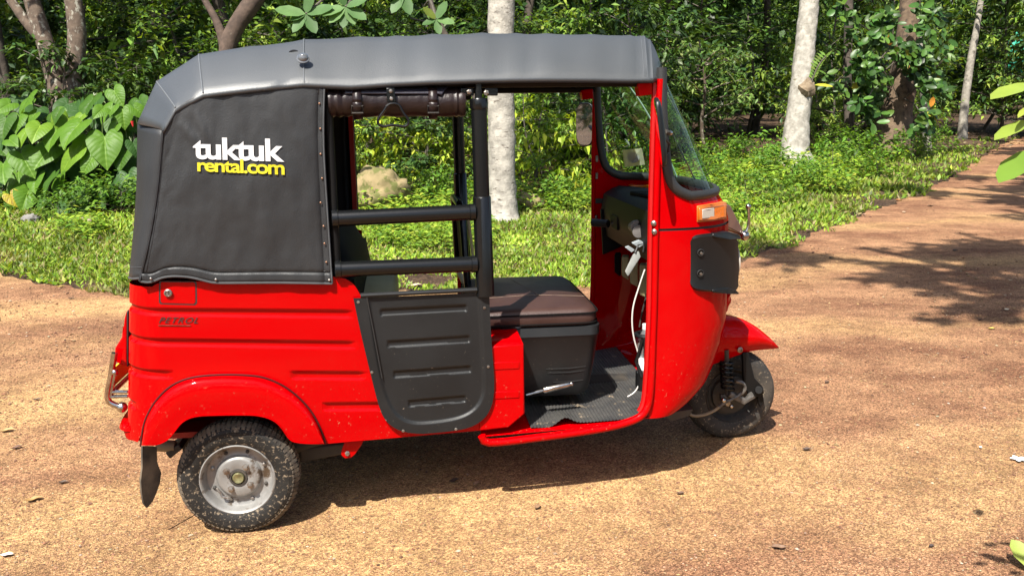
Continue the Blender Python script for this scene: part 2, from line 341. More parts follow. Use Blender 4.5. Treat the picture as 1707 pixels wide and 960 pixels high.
# --- wheels
def make_wheel(c, side, dusty=True):                      # side -1: outer face towards -y
    wh = empty('wheel', c); wh.parent = car; ax = (0, side, 0); Z = (0, 0, 0)
    prof = [(.122, -.035), (.128, -.048), (.150, -.054), (.172, -.053), (.188, -.046), (.194, -.040)]
    b = MB(); b.lathe([(.123, .033), (.127, .045), (.140, .052), (.158, .055), (.174, .054), (.1745, .0525), (.178, .0525), (.186, .0475)], Z, ax, 64)
    b.lathe([(.186, .0475), (.194, .040)] , Z, ax, 64); b.lathe(prof, Z, ax, 48)
    b.build('tyre', M_TYRE, wh)
    b = MB(); b.lathe([(.194, .040), (.201, .030), (.203, 0), (.201, -.030), (.194, -.040)], Z, ax, 64)
    for k in range(72):                                   # shoulder blocks and tread blocks
        a = 2*math.pi*k/72; ca, sa = math.cos(a), math.sin(a)
        for (h0, h1, r0, r1) in ((.026, .0475, .2035, .187), (-.0475, -.026, .187, .2035)):
            q = []
            for h, r in ((h0, r0), (h1, r1)):
                for da in (-.028, .028):
                    aa = a+da; q.append((math.cos(aa)*(r+.0015), h*side, math.sin(aa)*(r+.0015)))
            qi = [(x*.97, y_, z*.97) for x, y_, z in q]
            b.hexa([q[0], q[1], q[3], q[2]], [qi[0], qi[1], qi[3], qi[2]])
        for h in (-.011, .011):
            q = [(math.cos(a+da)*.2065, (h+dh)*side, math.sin(a+da)*.2065) for da, dh in ((-.03, -.009), (.03, -.009), (.03, .009), (-.03, .009))]
            b.hexa(q, [(x*.975, y_, z*.975) for x, y_, z in q])
    b.build('tread', M_TREAD, wh)
    rim = MB(); rim.lathe([(.128, .040), (.1275, .0455), (.124, .047), (.1195, .044), (.1165, .036), (.112, .020), (.108, .012), (.098, .008), (.088, .007), (.079, .010), (.073, .020), (.069, .0245), (.064, .026), (.034, .0275), (.031, .026)], Z, ax, 56)
    rm = rim.build('rim', M_RIM, wh)
    h = MB(); h.lathe([(.031, .024), (.030, .030), (.024, .031), (.023, .024), (.021, .023)], Z, ax, 28); h.build('hub', M_DARK, wh)
    h = MB(); h.lathe([(.0215, .022), (.021, .029), (.017, .034), (.008, .031), (.0005, .030)], Z, ax, 24); h.build('hub_cap', mat('greasy_brass', (.25, .24, .12), (.10, .09, .05), scale=50, rough=.35, metal=.5), wh)
    for k in range(4):
        a = math.pi/2*k+.95; c_ = (math.cos(a)*.047, side*.026, math.sin(a)*.047)
        h = MB(); h.lathe([(.0125, 0), (.0125, .003), (.0085, .004), (.0085, .014), (.005, .015), (.0005, .0155)], c_, ax, 6); h.build('wheel_nut', M_STEEL, wh, ang=20)
    for k in range(8):
        a = math.pi/4*k+.42; c_ = (math.cos(a)*.094, side*.007, math.sin(a)*.094)
        h = MB(); h.lathe([(.0065, 0), (.0065, .006), (.003, .0085), (.0004, .009)], c_, ax, 8); h.build('rim_bolt', M_DARK if k % 3 else M_STEEL, wh)
    h = MB(); h.tube([(-.080, side*.012, -.040), (-.066, side*.020, -.052), (-.060, side*.024, -.068), (-.044, side*.022, -.072)], .0042, 8); h.build('valve_stem', M_STEEL, wh)
    return wh
WR = (0.0, -0.567, 0.203)
make_wheel(WR, -1); wf_ = make_wheel((0.0, 0.567, 0.203), 1)
b = MB(); b.tube([(0, -.52, .203), (0, .52, .203)], .03, 12); b.tube([(0, -.44, .21), (.42, -.40, .285)], .035, 10); b.tube([(0, .44, .21), (.42, .40, .285)], .035, 10)
b.box((.05, 0, .30), (.5, .55, .16)); b.build('rear_axle', M_DARK, car, bevel=.01)
b = MB(); b.hexa([U(*p, 'y', -.45) for p in ((498, 748), (575, 738), (578, 757), (500, 772))], [U(*p, 'y', -.45)+np.array((0, .07, 0)) for p in ((498, 748), (575, 738), (578, 757), (500, 772))]); b.build('trailing_arm', M_DARK, car, bevel=.008)
b = MB(); q = [S(*p, -.03) for p in ((574, 737), (606, 734), (603, 741), (592, 757), (585, 763), (575, 764), (569, 759), (569, 752))]
b.hexa(q, [v+np.array((0, .008, 0)) for v in q]); jk = b.build('jack_bracket', M_RED, car, bevel=.002)
b = MB(); b.lathe([(.009, 0), (.009, .004), (.006, .0055), (.006, .012), (.0005, .0125)], S(579, 755, -.03), (TAP, -1, 0), 6); b.build('bracket_bolt', M_STEEL, jk, ang=20)
b = MB(); b.hexa([U(*p, 'y', -.42) for p in ((275, 755), (298, 740), (304, 748), (283, 765))], [U(*p, 'y', -.42)+np.array((0, .12, 0)) for p in ((275, 755), (298, 740), (304, 748), (283, 765))])
b.build('silencer', M_DARK, car, bevel=.004)
b = MB(); b.tube([U(262, 742, 'y', -.40), U(292, 744, 'y', -.40)], .022, 12); b.build('exhaust_pipe', M_HOSE, car)
b = MB(); b.box((0.45, 0, 0.30), (0.8, .7, .07)); b.box((1.25, 0, .27), (.9, .12, .06)); b.build('chassis', M_DARK, car, bevel=.01)

# --- rear end: lamp, bumper skirt, guard rail, plate, mud flap
def plate_px(name, px, m, y=None, x=None, off=None, thick=.02, dirn=(0, 1, 0), parent=car, bevel=.003):
    q = [U(*p, 'y', y) if y is not None else (U(*p, 'x', x) if x is not None else S(*p, off)) for p in px]
    b = MB(); b.hexa(q, [v+np.array(dirn)*thick for v in q]); return b.build(name, m, parent, bevel=bevel)
lamp = plate_px('tail_lamp', [(211, 518), (207.5, 530), (204, 563), (192.5, 580), (191.5, 603), (205, 609), (211.5, 610)], M_RED, y=-.47, thick=.13, bevel=.008)
plate_px('tail_lens', [(204.5, 545), (203, 562), (192, 580), (191, 596), (197, 598), (205, 580)], M_LAMPRED, y=-.465, thick=.10, parent=lamp)
plate_px('lamp_gasket', [(210.5, 519), (214, 519), (214, 611), (210.5, 611)], M_RUBBER, y=-.468, thick=.05, parent=lamp)
b = MB(); b.add(lamp_v := [(x, -y, z) for x, y, z in [tuple(v.co) for v in lamp.data.vertices]], [tuple(p.vertices) for p in lamp.data.polygons]); l2 = b.build('tail_lamp', M_RED, car, bevel=.008)
# red skirt under the tail
rows = []
for t in np.linspace(0, 1, 24):
    a = math.pi*t; c_, s_ = math.cos(a), math.sin(a); y = -.588*math.copysign(abs(c_)**.35, c_); x = -.285-.125*abs(s_)**.4
    rows.append([(x+.11, y*.93, U(197, 684, 'y', -.4)[2]+.004), (x+.012, y, U(197, 684, 'y', -.4)[2]), (x, y, U(197, 688, 'y', -.4)[2]), (x+.004, y, .40), (x+.016, y*.995, .358), (x+.03, y*.98, .352)])
b = MB(); b.grid(rows); b.build('rear_skirt', M_RED, car, solid=.006)
gy = -.50
b = MB(); b.tube([U(*p, 'y', gy) for p in smooth_curve([(191, 588), (189, 600), (184, 632), (179, 655), (179.5, 668), (188, 674), (203, 679)], 16)], .0105, 10); b.ball(U(203.5, 678.5, 'y', gy), .0185); b.ball(U(191.5, 620.5, 'y', gy), .0125)
b.tube([U(191.5, 620.5, 'y', gy), U(184, 660, 'y', gy)], .007, 8)
b.tube([U(181, 660, 'y', gy), U(181, 660, 'y', gy)+np.array((0, 1.0, 0))], .009, 8); b.tube([U(181, 653, 'y', gy), U(213, 653, 'y', gy)], .0065, 8); b.tube([U(179, 661, 'y', gy), U(213, 660, 'y', gy)], .0065, 8)
b.ball(U(203.5, 678.5, 'y', gy)+np.array((0, 1.0, 0)), .0185)
b.build('bumper_guard', M_CHROME, car)
b = MB(); q = [U(*p, 'y', -.47) for p in ((182.5, 618), (185, 618), (181.5, 652), (179, 652))]; b.hexa(q, [v+np.array((0, .30, 0)) for v in q]); b.build('number_plate', M_PLATE, car)
fl = [(235, 743), (252, 743), (259, 744), (259.5, 768), (263, 779), (266.5, 787), (264, 805), (258, 822), (252, 835), (243, 845.5), (237, 838), (233.5, 818), (232.5, 800), (235, 778)]
_fn = np.array((.57, -.36, 0)); _f0 = np.array((-.262, -.54, .2))
def flap_pt(px, py):
    d = ray(px, py); return CAM+d*(((_f0-CAM) @ _fn)/(d @ _fn))
q = [flap_pt(*p) for p in fl]
b = MB(); b.hexa(q, [v+np.array((.006, -.004, 0)) for v in q]); mf = b.build('mud_flap', mat('flap_rubber', (.03, .026, .022), (.14, .11, .075), scale=14, rough=.75, bump=.3, bscale=60), car); b.mirrored().build('mud_flap', mf.data.materials[0], car)
b = MB(); b.ball(flap_pt(239.5, 747.5), .007).build('flap_bolt', M_STEEL, mf)

# --- canvas hood
hood = empty('hood'); hood.parent = car
lc = [(272, 217.5), (270.5, 235), (267, 275), (261, 332), (251, 392), (240, 440), (233, 468.5)]
top_c = [(272, 217.5), (277, 205), (293, 180.5), (314, 167), (339, 156.5), (420, 147), (507, 139), (530, 141), (540.5, 149)]
rc = [(540.5, 149), (539, 190), (539, 240), (541.5, 290), (545, 345), (549, 405), (553.5, 472.5)]
bc = [(233, 468.5), (243, 470.5), (251, 470.5), (260, 467), (269, 462.8), (281, 460.8), (294, 460), (319, 462), (340, 467.5), (358, 471.8), (400, 471.5), (460, 471), (510, 471.8), (553.5, 472.5)]
NC, NR = 72, 54
Tc, Bc = smooth_curve(top_c, NC, 1), smooth_curve(bc, NC, 1); Lc, Rc = smooth_curve(lc, NR, 2), smooth_curve(rc, NR, 2)
def coons(u, v):
    i, j = u*(NC-1), v*(NR-1)
    T = interp(i, range(NC), Tc); Bm = interp(i, range(NC), Bc); Lf = interp(j, range(NR), Lc); Rt = interp(j, range(NR), Rc)
    bl = (1-u)*(1-v)*Tc[0]+u*(1-v)*Tc[-1]+(1-u)*v*Bc[0]+u*v*Bc[-1]
    return (1-v)*T+v*Bm+(1-u)*Lf+u*Rt-bl
def curtain_off(u, v):
    o = .012+.010*math.sin(math.pi*u)*math.sin(math.pi*min(1, v*1.05))
    o += .005*pnoise(Vector((u*4, v*3.2, 1.3)))+.003*pnoise(Vector((u*13, v*6, 4.1)))+.0012*pnoise(Vector((u*34, v*20, 2.1)))
    for (uu, vv, du, dv, a) in ((.27, .08, .07, .18, .006), (.17, .10, .14, .20, .005)):        # drag folds below the hood knuckles
        d = abs((u-uu)*dv-(v-vv)*du)/math.hypot(du, dv); tt = ((u-uu)*du+(v-vv)*dv)/(du*du+dv*dv)
        if -.1 < tt < 1.1: o += a*math.exp(-(d/.02)**2)*math.sin(math.pi*(tt+.1)/1.2)
    o -= .006*math.exp(-((u-.965)/.012)**2)*(1 if v > .03 else 0)
    o += .004*sstep(.945, .955, v)
    o -= .004*math.exp(-((v-.945)/.006)**2)
    return o
CUR = lambda u, v: S(*coons(u, v), curtain_off(u, v))
vsq = sorted(set(np.round(np.r_[np.linspace(0, 1, NR), .935, .94, .945, .95, .955], 4)))
usq = sorted(set(np.round(np.r_[np.linspace(0, 1, NC), .955, .96, .965, .97, .975], 4)))
b = MB(); b.grid([[CUR(u, v) for u in usq] for v in vsq]); sc_ = b.build('side_curtain', M_VINYL, hood, solid=.004, ang=60); b.mirrored().build('side_curtain', M_VINYL, hood, solid=.004, ang=60)
b = MB(); b.tube([CUR(0, v)+np.array((0, -.002, 0)) for v in np.linspace(0, 1, 40)], .0042, 6); b.tube([CUR(.022, v)+np.array((0, -.0015, 0)) for v in np.linspace(.01, .93, 40)], .0018, 5)
b.build('piping', M_PIPE, sc_)
b = MB(); b.tube([CUR(u, 1)+np.array((0, -.001, .0)) for u in np.linspace(0, 1, 70)], .0042, 6); b.tube([CUR(1, v) for v in np.linspace(0, 1, 50)], .0038, 6); b.build('bottom_binding', M_STITCH, sc_)
b = MB(); b.tube([CUR(u, .938)+np.array((0, -.0012, 0)) for u in np.linspace(0, 1, 70)], .0009, 4); b.tube([CUR(.957, v)+np.array((0, -.001, 0)) for v in np.linspace(.03, .93, 60)], .0009, 4); b.build('stitching', M_STITCH, sc_)
for (px, py) in ((534.5, 173), (536, 215), (536.5, 257), (539, 297.5), (536.5, 338), (541.5, 377), (543, 406), (546, 437)):
    b = MB(); p = S(px-2, py, .016); b.lathe([(.0038, 0), (.0034, .0018), (.0018, .003), (.0003, .0032)], p, (TAP, -1, 0), 10); b.build('snap_stud', M_STUD, sc_)
for (px, py) in ((251.5, 464.5), (360, 466), (549, 467)):
    b = MB(); b.lathe([(.0048, 0), (.004, .002), (.002, .0035), (.0003, .0036)], S(px, py, .022), (TAP, -1, 0), 10); b.build('hem_stud', M_STEEL, sc_)
# rear curtain with bevelled corners
sil = [(230, 208), (229.5, 250), (229, 300), (226, 350), (222, 400), (218, 440), (215.5, 466)]
sil = smooth_curve(sil, NR, 2); rows = []
for j in range(0, NR, 2):
    v = j/(NR-1); A = np.array(CUR(0, v)); q = U(*sil[j], 'y', -.455); B = q; D = np.array((q[0]-.03, 0, q[2]))
    kk = .15+.85*min(1, j/14); m1 = A+(B-A)*.30+np.array((-.010, -.016, 0))*kk; m2 = A+(B-A)*.68+np.array((-.009, -.010, 0))*kk; e1 = B+(D-B)*.25+np.array((-.007, 0, 0)); e2 = B+(D-B)*.6+np.array((-.006, 0, 0))
    half = [A, m1, m2, B, e1, e2]; fl = lambda p: np.array((p[0], -p[1], p[2]))
    rows.append(half+[D]+[fl(p) for p in reversed(half)])
b = MB(); b.grid(rows); b.build('rear_curtain', M_VINYL, hood, solid=.004, ang=60)
b = MB(); r_ = rows[-3]; b.tube([np.array(p)+np.array((-.002, -.002*(1 if p[1] < 0 else -1), 0)) for p in r_], .0011, 4); r_ = rows[-1]; b.tube(r_, .004, 6); b.build('rear_binding', M_STITCH, hood)
# roof: bevel from the seam up to the crown, then over
RG = [((272, 217.5), (230, 208)), ((293, 180.5), (262, 138.5)), ((339, 156.5), (332, 93.5)), ((420, 147), (418, 80)), ((507, 138.5), (507, 67.5)), ((585, 142), (600, 64)), ((655, 137), (660, 62)), ((718, 134), (720, 60)),
      ((803, 131.5), (803, 58)), ((860, 130.5), (860, 58.5)), ((910, 130), (910, 59)), ((990, 130.5), (985, 60)), ((1050, 131.5), (1050, 61)), ((1080, 131), (1074, 62.5)), ((1088, 131), (1083, 68))]
def roof_section(P, T, k, rear=False):
    w_ = abs(P[1]); n = np.array((0, -.55, .75))
    bul = .010 if k > 1 else .003
    pts = [P+np.array((0, -.003, -.012)), P, lerp(P, T, .12)+n*bul*.6, lerp(P, T, .35)+n*bul, lerp(P, T, .62)+n*bul, lerp(P, T, .86)+n*bul*.8, T+n*.003]
    y = T[1]; xc = -.02 if k < 2 else 0.0
    for q, dz in ((.85, .004), (.6, .008), (.3, .010), (0, .011)): pts.append(np.array((T[0]+xc*(1-q), y*q, T[2]+dz)))
    return pts
secs = []
for k, (pp, tt) in enumerate(RG):
    P = S(*pp, .014); P = np.array(P)
    T = U(*tt, 'y', P[1]+(.185 if k > 0 else .16)); secs.append(roof_section(P, T, k))
# front edge rolls down to the windscreen header
P0, T0 = np.array(secs[-1][1]), np.array(secs[-1][6])
secs.append(roof_section(P0+np.array((.012, .012, .004)), U(1092, 86, 'y', T0[1]-.02), 9)); secs.append(roof_section(P0+np.array((.022, .02, .002)), U(1101, 110, 'y', T0[1]-.05), 9))
# subdivide lengthwise with small wrinkles
SEC = np.array(secs); n_ = len(SEC); tq = np.concatenate([np.linspace(i, i+1, 5)[:-1] for i in range(n_-1)]+[[n_-1]])
SEC2 = []
for t in tq:
    i = min(int(t), n_-2); f = t-i; S_ = SEC[i]*(1-f)+SEC[i+1]*f
    ff = []
    for j, p in enumerate(S_):
        p = p.copy()
        if 2 <= j <= 6:
            a = .0035*pnoise(Vector((p[0]*5, p[2]*11, 2.2)))+.0015*pnoise(Vector((p[0]*15, p[2]*30, 5.2)))+(.0045*pnoise(Vector((p[0]*1.8+3, p[2]*3, 7.7))))
            d = (p[0]-.84)/.055; a -= .010*math.exp(-d*d-((p[2]-1.625)/.02)**2); a += .006*math.exp(-((p[0]-.80)/.07)**2-((p[2]-1.60)/.015)**2)
            if i > 2: p += np.array((0, -.6, .7))*a
            if 2 < i < n_-3: p[2] -= .004*math.sin(math.pi*f)
        ff.append(p)
    SEC2.append(ff+[np.array((p[0], -p[1], p[2])) for p in reversed(ff[:-1])])
b = MB(); b.grid(SEC2); rf = b.build('roof_cover', M_ROOF, hood, solid=.005, ang=33)
b = MB()
for k, wd in ((1, .0028), (2, .0028), (4, .0018)):
    sc1 = [np.array(p)+np.array((0, -.0025, .0015)) for p in secs[k][1:10]]; b.tube(sc1, wd, 6); b.tube([(p[0], -p[1], p[2]) for p in sc1], wd, 6)
for dz in (.010, .016):
    ln = [lerp(s_[1], s_[2], dz/.028)+np.array((0, -.0015, 0)) for s_ in SEC2[2:-6]]; b.tube(ln, .0011, 4)
for dx in (.0, -.012):
    b.tube([np.array(p)+np.array((dx-.002, -.001, .002)) for p in secs[-4][1:10]], .0012, 4)
b.build('roof_seam', mat('seam_thread', (.085, .092, .10), rough=.55), rf)
b = MB(); ed = [np.array(s_[0])+np.array((0, .004, 0)) for s_ in SEC2[2:]]; b.tube(ed, .0045, 6); b.build('roof_piping', M_PIPE, rf); b.mirrored().build('roof_piping', M_PIPE, rf)
# little lamp on the hood's seam
pL = S(505.5, 98, -.035); b = MB(); b.lathe([(.021, 0), (.021, .003), (.017, .005), (.015, .011), (.009, .016), (.0004, .018)], pL+np.array((0, .0, 0)), (0, -.75, .62), 20); b.build('marker_lamp', mat('cloudy_lens', (.09, .095, .10), rough=.08, coat=1.0), hood)
b = MB(); b.tube([U(490+8*math.cos(a), 89.5+5*math.sin(a), 'y', -.49) for a in np.linspace(.6, 5.6, 14)], .0028, 6); b.build('lamp_wire', M_PIPE, hood)

# --- lettering on the curtain
def text_tris(body, bold=0.02, space=0.86, shear=0.0, res=4):
    cu = bpy.data.curves.new('lettering', 'FONT'); cu.body = body; cu.offset = bold; cu.space_character = space; cu.shear = shear; cu.resolution_u = res
    o = bpy.data.objects.new('lettering', cu); COL.objects.link(o); dg = bpy.context.evaluated_depsgraph_get(); dg.update()
    me = bpy.data.meshes.new_from_object(o.evaluated_get(dg)); v = np.array([x.co[:2] for x in me.vertices]); f = [tuple(p.vertices) for p in me.polygons]
    bpy.data.objects.remove(o); bpy.data.meshes.remove(me); return v, f
_uu, _vv = np.linspace(0, 1, 150), np.linspace(0, 1, 120)
_cp = np.array([[coons(u, v) for u in _uu] for v in _vv])
def cloth_off(p):
    e = ((_cp-np.array(p))**2).sum(-1); i, j = np.unravel_index(np.argmin(e), e.shape); return curtain_off(_uu[j], _vv[i])
def letter(name, body, quad, off, m, parent, bold, space, shear=0.0, ylo=None, yhi=None):
    v, f = text_tris(body, bold, space, shear); x0, x1 = v[:, 0].min(), v[:, 0].max(); y0 = v[:, 1].min() if ylo is None else ylo; y1 = v[:, 1].max() if yhi is None else yhi
    b = MB(); vv = []
    for x, y in v:
        a, c = (x-x0)/(x1-x0), (y-y0)/(y1-y0); tl, tr, bl_, br = [np.array(q, float) for q in quad]
        q = (1-c)*((1-a)*bl_+a*br)+c*((1-a)*tl+a*tr); vv.append(S(*q, off if off < .01 else cloth_off(q)+off-.022))
    b.add(vv, f); return b.build(name, m, parent)
letter('white_lettering', 'tuktuk', [(321, 228.5), (473, 232), (322, 265.5), (474, 270.5)], .0275, M_WHITE, sc_, .026, .93)
letter('yellow_lettering', 'rental.com', [(328.5, 264), (474, 267.5), (329, 286), (474.5, 292)], .0285, M_YELLOW, sc_, .022, .88)
letter('badge', 'PETROL', [(266, 528.5), (332, 529), (264.5, 538.5), (330, 539)], .002, M_EMBLEM, car, .012, 1.2, .3)
b = MB(); b.tube([S(264, 542.2, .002), S(318, 542.6, .002)], .0011, 5); b.build('badge_line', M_CHROME, car)
# --- door panel (black, moulded) as one relief sheet with a returned rim
dl = smooth_curve([(589, 497), (600, 550), (612, 600), (620, 633), (631, 676), (639, 696), (651, 709.5), (667, 718), (685, 722), (706, 723)], 90, 2)
dr = smooth_curve([(815.5, 487), (818, 550), (822.5, 608), (824.5, 640), (822.5, 668), (814, 690), (801, 703), (787, 711), (768, 716.5), (740, 720), (706, 723)], 90, 2)
inner = smooth_curve([(612, 470), (622, 560), (637, 640), (646, 667), (659, 690), (677, 702), (700, 706), (758, 699), (787, 687), (803, 667), (808, 640), (797, 470)], 80, 2)
def sdf(poly, p):                                         # + inside
    a = poly; c = np.roll(poly, -1, 0); e = c-a; w_ = p-a
    t = np.clip((w_*e).sum(1)/(e*e).sum(1), 0, 1); d = np.sqrt(((w_-t[:, None]*e)**2).sum(1).min())
    x, y = p; cr = ((a[:, 1] > y) != (c[:, 1] > y)) & (x < (c[:, 0]-a[:, 0])*(y-a[:, 1])/(c[:, 1]-a[:, 1]+1e-9)+a[:, 0])
    return d if cr.sum() % 2 else -d
def caps(p, a, c):
    a, c = np.array(a, float), np.array(c, float); e = c-a; t = min(1, max(0, ((p-a)@e)/(e@e))); return a+t*e-p
SLOTS = [((636, 521), (776, 513.5)), ((648, 573.5), (781, 565)), ((658, 624), (783, 615)), ((683, 672.5), (774, 664.5))]
def door_relief(p):
    h = -.0085*sstep(-3.5, 3.5, sdf(inner, p))
    for a, c in SLOTS:
        v = caps(p, a, c); h -= .0065*(1-sstep(3.6, 6.2, abs(v[1])))*(1-sstep(0, 3, abs(v[0])))
    return h
yy = lambda p: p[1]+.055*(p[0]-700)
yl, yr = [yy(p) for p in dl], [yy(p) for p in dr]
t_ = np.linspace(0, 1, 150); vq = 491+(723.3-491)*(1-(1-t_)**1.25)
rows = []
for v in vq:
    l = interp(v, yl, dl); r = interp(v, yr, dr); row = []
    for u in np.linspace(0, 1, 130):
        p = lerp(l, r, u); row.append(S(p[0], p[1], .016+door_relief(p)))
    rows.append(row)
b = MB(); b.grid(rows)
edge = [r[0] for r in rows]+rows[-1][1:-1]+[r[-1] for r in reversed(rows)]
b.grid([edge, [np.array(p)+np.array((0, .016, 0)) for p in edge]])
door = b.build('side_door', M_PLASTIC, car, ang=60)
b = MB(); b.tube([S(*p, .012) for p in ((601, 492.5), (650, 490), (720, 486.5), (795, 483))], .0085, 8); b.build('door_top_rail', M_PLASTIC, door)
b = MB(); b.tube([S(611.5, 495, .0165), S(624, 560, .0165), S(637, 630, .0165)], .0022, 6); b.build('door_fold', M_RUBBER, door)
for p in ((597, 503.5), (807.5, 513), (620, 620.5), (814, 611), (672, 718), (760, 715)):
    b = MB(); b.lathe([(.0055, 0), (.005, .002), (.0005, .003)], S(*p, .016), (TAP, -1, 0), 8); b.build('door_screw', M_STEEL, door)
# --- posts, guard rails, roof rails
def post(sgn):
    p = lambda px, py: np.array(S(px, py, 0))*np.array((1, sgn, 1)); P = empty('door_post'); P.parent = car
    b = MB(); b.tube([p(797, 136), p(798, 168)], .0125, 12); b.build('post_rod', M_TUBE, P)
    b = MB(); b.tube([p(798, 164), p(798.1, 166), p(798.2, 181), p(798.4, 183)], [.027, .030, .030, .0265], 20); b.tube([p(798.4, 182), p(803, 329)], .0268, 20)
    b.tube([p(803, 327), p(803.1, 329), p(808.5, 480), p(808.8, 492)], [.0275, .031, .032, .033], 20); b.build('post_tube', M_TUBE, P)
    for q in ((768, 147), (808, 147)):
        b = MB(); a = [p(q[0], q[1]), p(q[0]+22, q[1]), p(q[0]+22, q[1]+13), p(q[0], q[1]+13)]; b.hexa(a, [v+np.array((0, .012, 0)) for v in a]); b.build('post_bracket', M_TUBE, P, bevel=.003)
    for q in ((782, 153.5), (810.5, 155)):
        b = MB(); b.lathe([(.009, -.004), (.009, .004), (.005, .006), (.0005, .0065)], p(*q)+np.array((0, .012 if sgn < 0 else -.003, 0)), (0, -1, 0), 6); b.build('bracket_bolt', M_STEEL, P, ang=20)
post(1); post(-1)
for (a, c) in (((553, 365), (792, 353.5)), ((558, 449.5), (795, 440))):
    A, C = np.array(S(*a, .0)), np.array(S(*c, .0)); L = lambda t: A+(C-A)*t
    b = MB(); b.tube([A, C], .0265, 20); rl = b.build('guard_rail', M_TUBE, car)
    for t0, t1 in ((0, .045), (.955, 1.0)):
        b = MB(); b.tube([L(t0), L(t0+.004), L(t1-.004), L(t1)], [.027, .0295, .0295, .027], 20); b.build('rail_collar', M_TUBE, rl)
b = MB(); b.tube([S(*p, -.035) for p in ((562, 147), (660, 144), (800, 139), (1000, 138), (1090, 138))], .015, 10); b.build('roof_rail', M_DASH, car); b.mirrored().build('roof_rail', M_DASH, car)
for x in (.36, .86, 1.4):
    b = MB(); b.tube([(x, -.47, 1.53), (x, -.34, 1.63), (x, .34, 1.63), (x, .47, 1.53)], .012, 8); b.build('roof_hoop', M_DASH, car)
b = MB(); b.tube([(.37, .565, .93), (.37, .565, 1.5)], .02, 10); b.build('hood_frame', M_DASH, car); b = MB(); b.tube([(.37, -.575, .93), (.37, -.575, 1.5)], .015, 10); b.build('hood_frame', M_DASH, car)
# --- rolled up side curtain, straps and pull handle
M_ROLL = mat('dark_brown_leather', (.011, .006, .006), (.019, .0098, .009), scale=7, rough=.36, rough2=.48, spec=.38, bump=.3, bscale=110)
A, C = np.array(S(549, 171, -.035)), np.array(S(775, 171, -.035)); rows = []
for i in range(61):
    t = i/60; c = lerp(A, C, t); row = []
    for k in range(28):
        a = 2*math.pi*k/28; dent = .004*(math.exp(-((t-.2)/.02)**2)+math.exp(-((t-.76)/.02)**2))
        r = .0455-dent+.003*pnoise(Vector((t*9, math.cos(a)*1.2, math.sin(a)*1.2)))+.0022*pnoise(Vector((t*26, math.cos(a)*1.5+3, math.sin(a)*1.5)))+(.002*math.sin(t*150)*sstep(.86, .93, t))+(.0025*math.sin(t*110)*(1-sstep(.08, .2, t)))
        row.append(c+np.array((0, -math.cos(a)*r, math.sin(a)*r*1.02)))
    rows.append(row)
b = MB(); b.grid(rows, True, True); roll = b.build('rolled_curtain', M_ROLL, car)
b = MB(); rows = []
for i in range(31):                                       # loose upper flap with a pointed end
    t = i/30; c = lerp(lerp(A, C, .12), lerp(A, C, .87), t); k = .7 if t < .93 else .7*(1-t)/.07+.1
    rows.append([c+np.array((0, -math.cos(a)*.0525, math.sin(a)*.051)) for a in np.linspace(1.35, 1.35-1.15*k, 7)])
b.grid(rows); b.build('curtain_flap', mat('dark_blue_leather', (.02, .018, .026), (.035, .031, .042), scale=8, rough=.36, bump=.2, bscale=120), roll, solid=.003)
for t in (.205, .755):
    b = MB(); c = lerp(A, C, t); rows = [[c+np.array((dx, -math.cos(a)*.0545, math.sin(a)*.0545)) for dx in (-.014, .014)] for a in np.linspace(0, 2*math.pi, 33)]
    b.grid(rows); st = b.build('strap', M_ROLL, roll, solid=.003)
    b = MB(); b.tube([c+np.array((dx, -.052, dz)) for dx, dz in ((-.018, -.012), (.018, -.012), (.018, -.034), (-.018, -.034))], .003, 6, closed=True); b.build('buckle', M_DARK, st)
b = MB(); q = [S(*p, .025) for p in ((644, 147), (657.5, 147), (660, 171), (645, 171))]; b.hexa(q, [v+np.array((0, .006, 0)) for v in q]); hb = b.build('handle_plate', M_TUBE, roll, bevel=.002)
for q in ((651.5, 152.5), (652.5, 165)):
    b = MB(); b.lathe([(.007, 0), (.005, .004), (.0004, .005)], S(*q, .026), (0, -1, 0), 10); b.build('plate_bolt', M_STEEL, hb)
b = MB(); b.tube([S(*p, .03) for p in smooth_curve([(647, 173), (640, 186), (630, 198), (629.5, 207), (638, 212), (652, 208.5), (662, 209.5), (676, 212), (682, 205), (680, 198), (671, 188), (665, 173)], 36, 2, True)], .0045, 8, closed=True); b.build('pull_handle', M_TUBE, hb)
b = MB(); q = [S(*p, -.06) for p in ((600, 143), (785, 138), (778, 158), (600, 160))]; b.hexa(q, [v+np.array((0, .004, 0)) for v in q]); b.build('roof_shade_plate', M_SEATBLK, roll)  # black plate stands in for the shade under the roof

# --- seats
def cushion(name, x0, x1, y0, y1, z0, z1, m, r=.035, crown=.012, parent=car, n=24, slope=0.0):
    rows = []
    prof = [(.0, .012), (-.0, .03), (.0, 1-.35), (.0, .72), (.012, .86), (.04, .95), (.09, 1.0)]
    ins = [(.02, 0), (.004, .12), (0, .35), (0, .62), (.003, .74), (.010, .88), (.022, .97), (.045, 1.0)]
    for i_, h in ins:
        row = []
        for k in range(n*4):
            a = 2*math.pi*(k+.5)/(n*4); ca, sa = math.cos(a), math.sin(a); e = .18
            hx, hy = (x1-x0)/2-i_, (y1-y0)/2-i_
            x = (x0+x1)/2+hx*math.copysign(abs(ca)**e, ca); y = (y0+y1)/2+hy*math.copysign(abs(sa)**e, sa)
            row.append((x, y, z0+(z1-z0)*h+slope*(x-x0)))
        rows.append(row)
    for s_ in (.8, .55, .3, .05):
        row = []
        for p in rows[7]: row.append(((x0+x1)/2+(p[0]-(x0+x1)/2)*s_, (y0+y1)/2+(p[1]-(y0+y1)/2)*s_, z1+crown*(1-s_*s_)+slope*(p[0]-x0)*s_+slope*(x1-x0)/2*(1-s_)))
        rows.append(row)
    b = MB(); b.grid(rows, True, True); return b.build(name, m, parent)
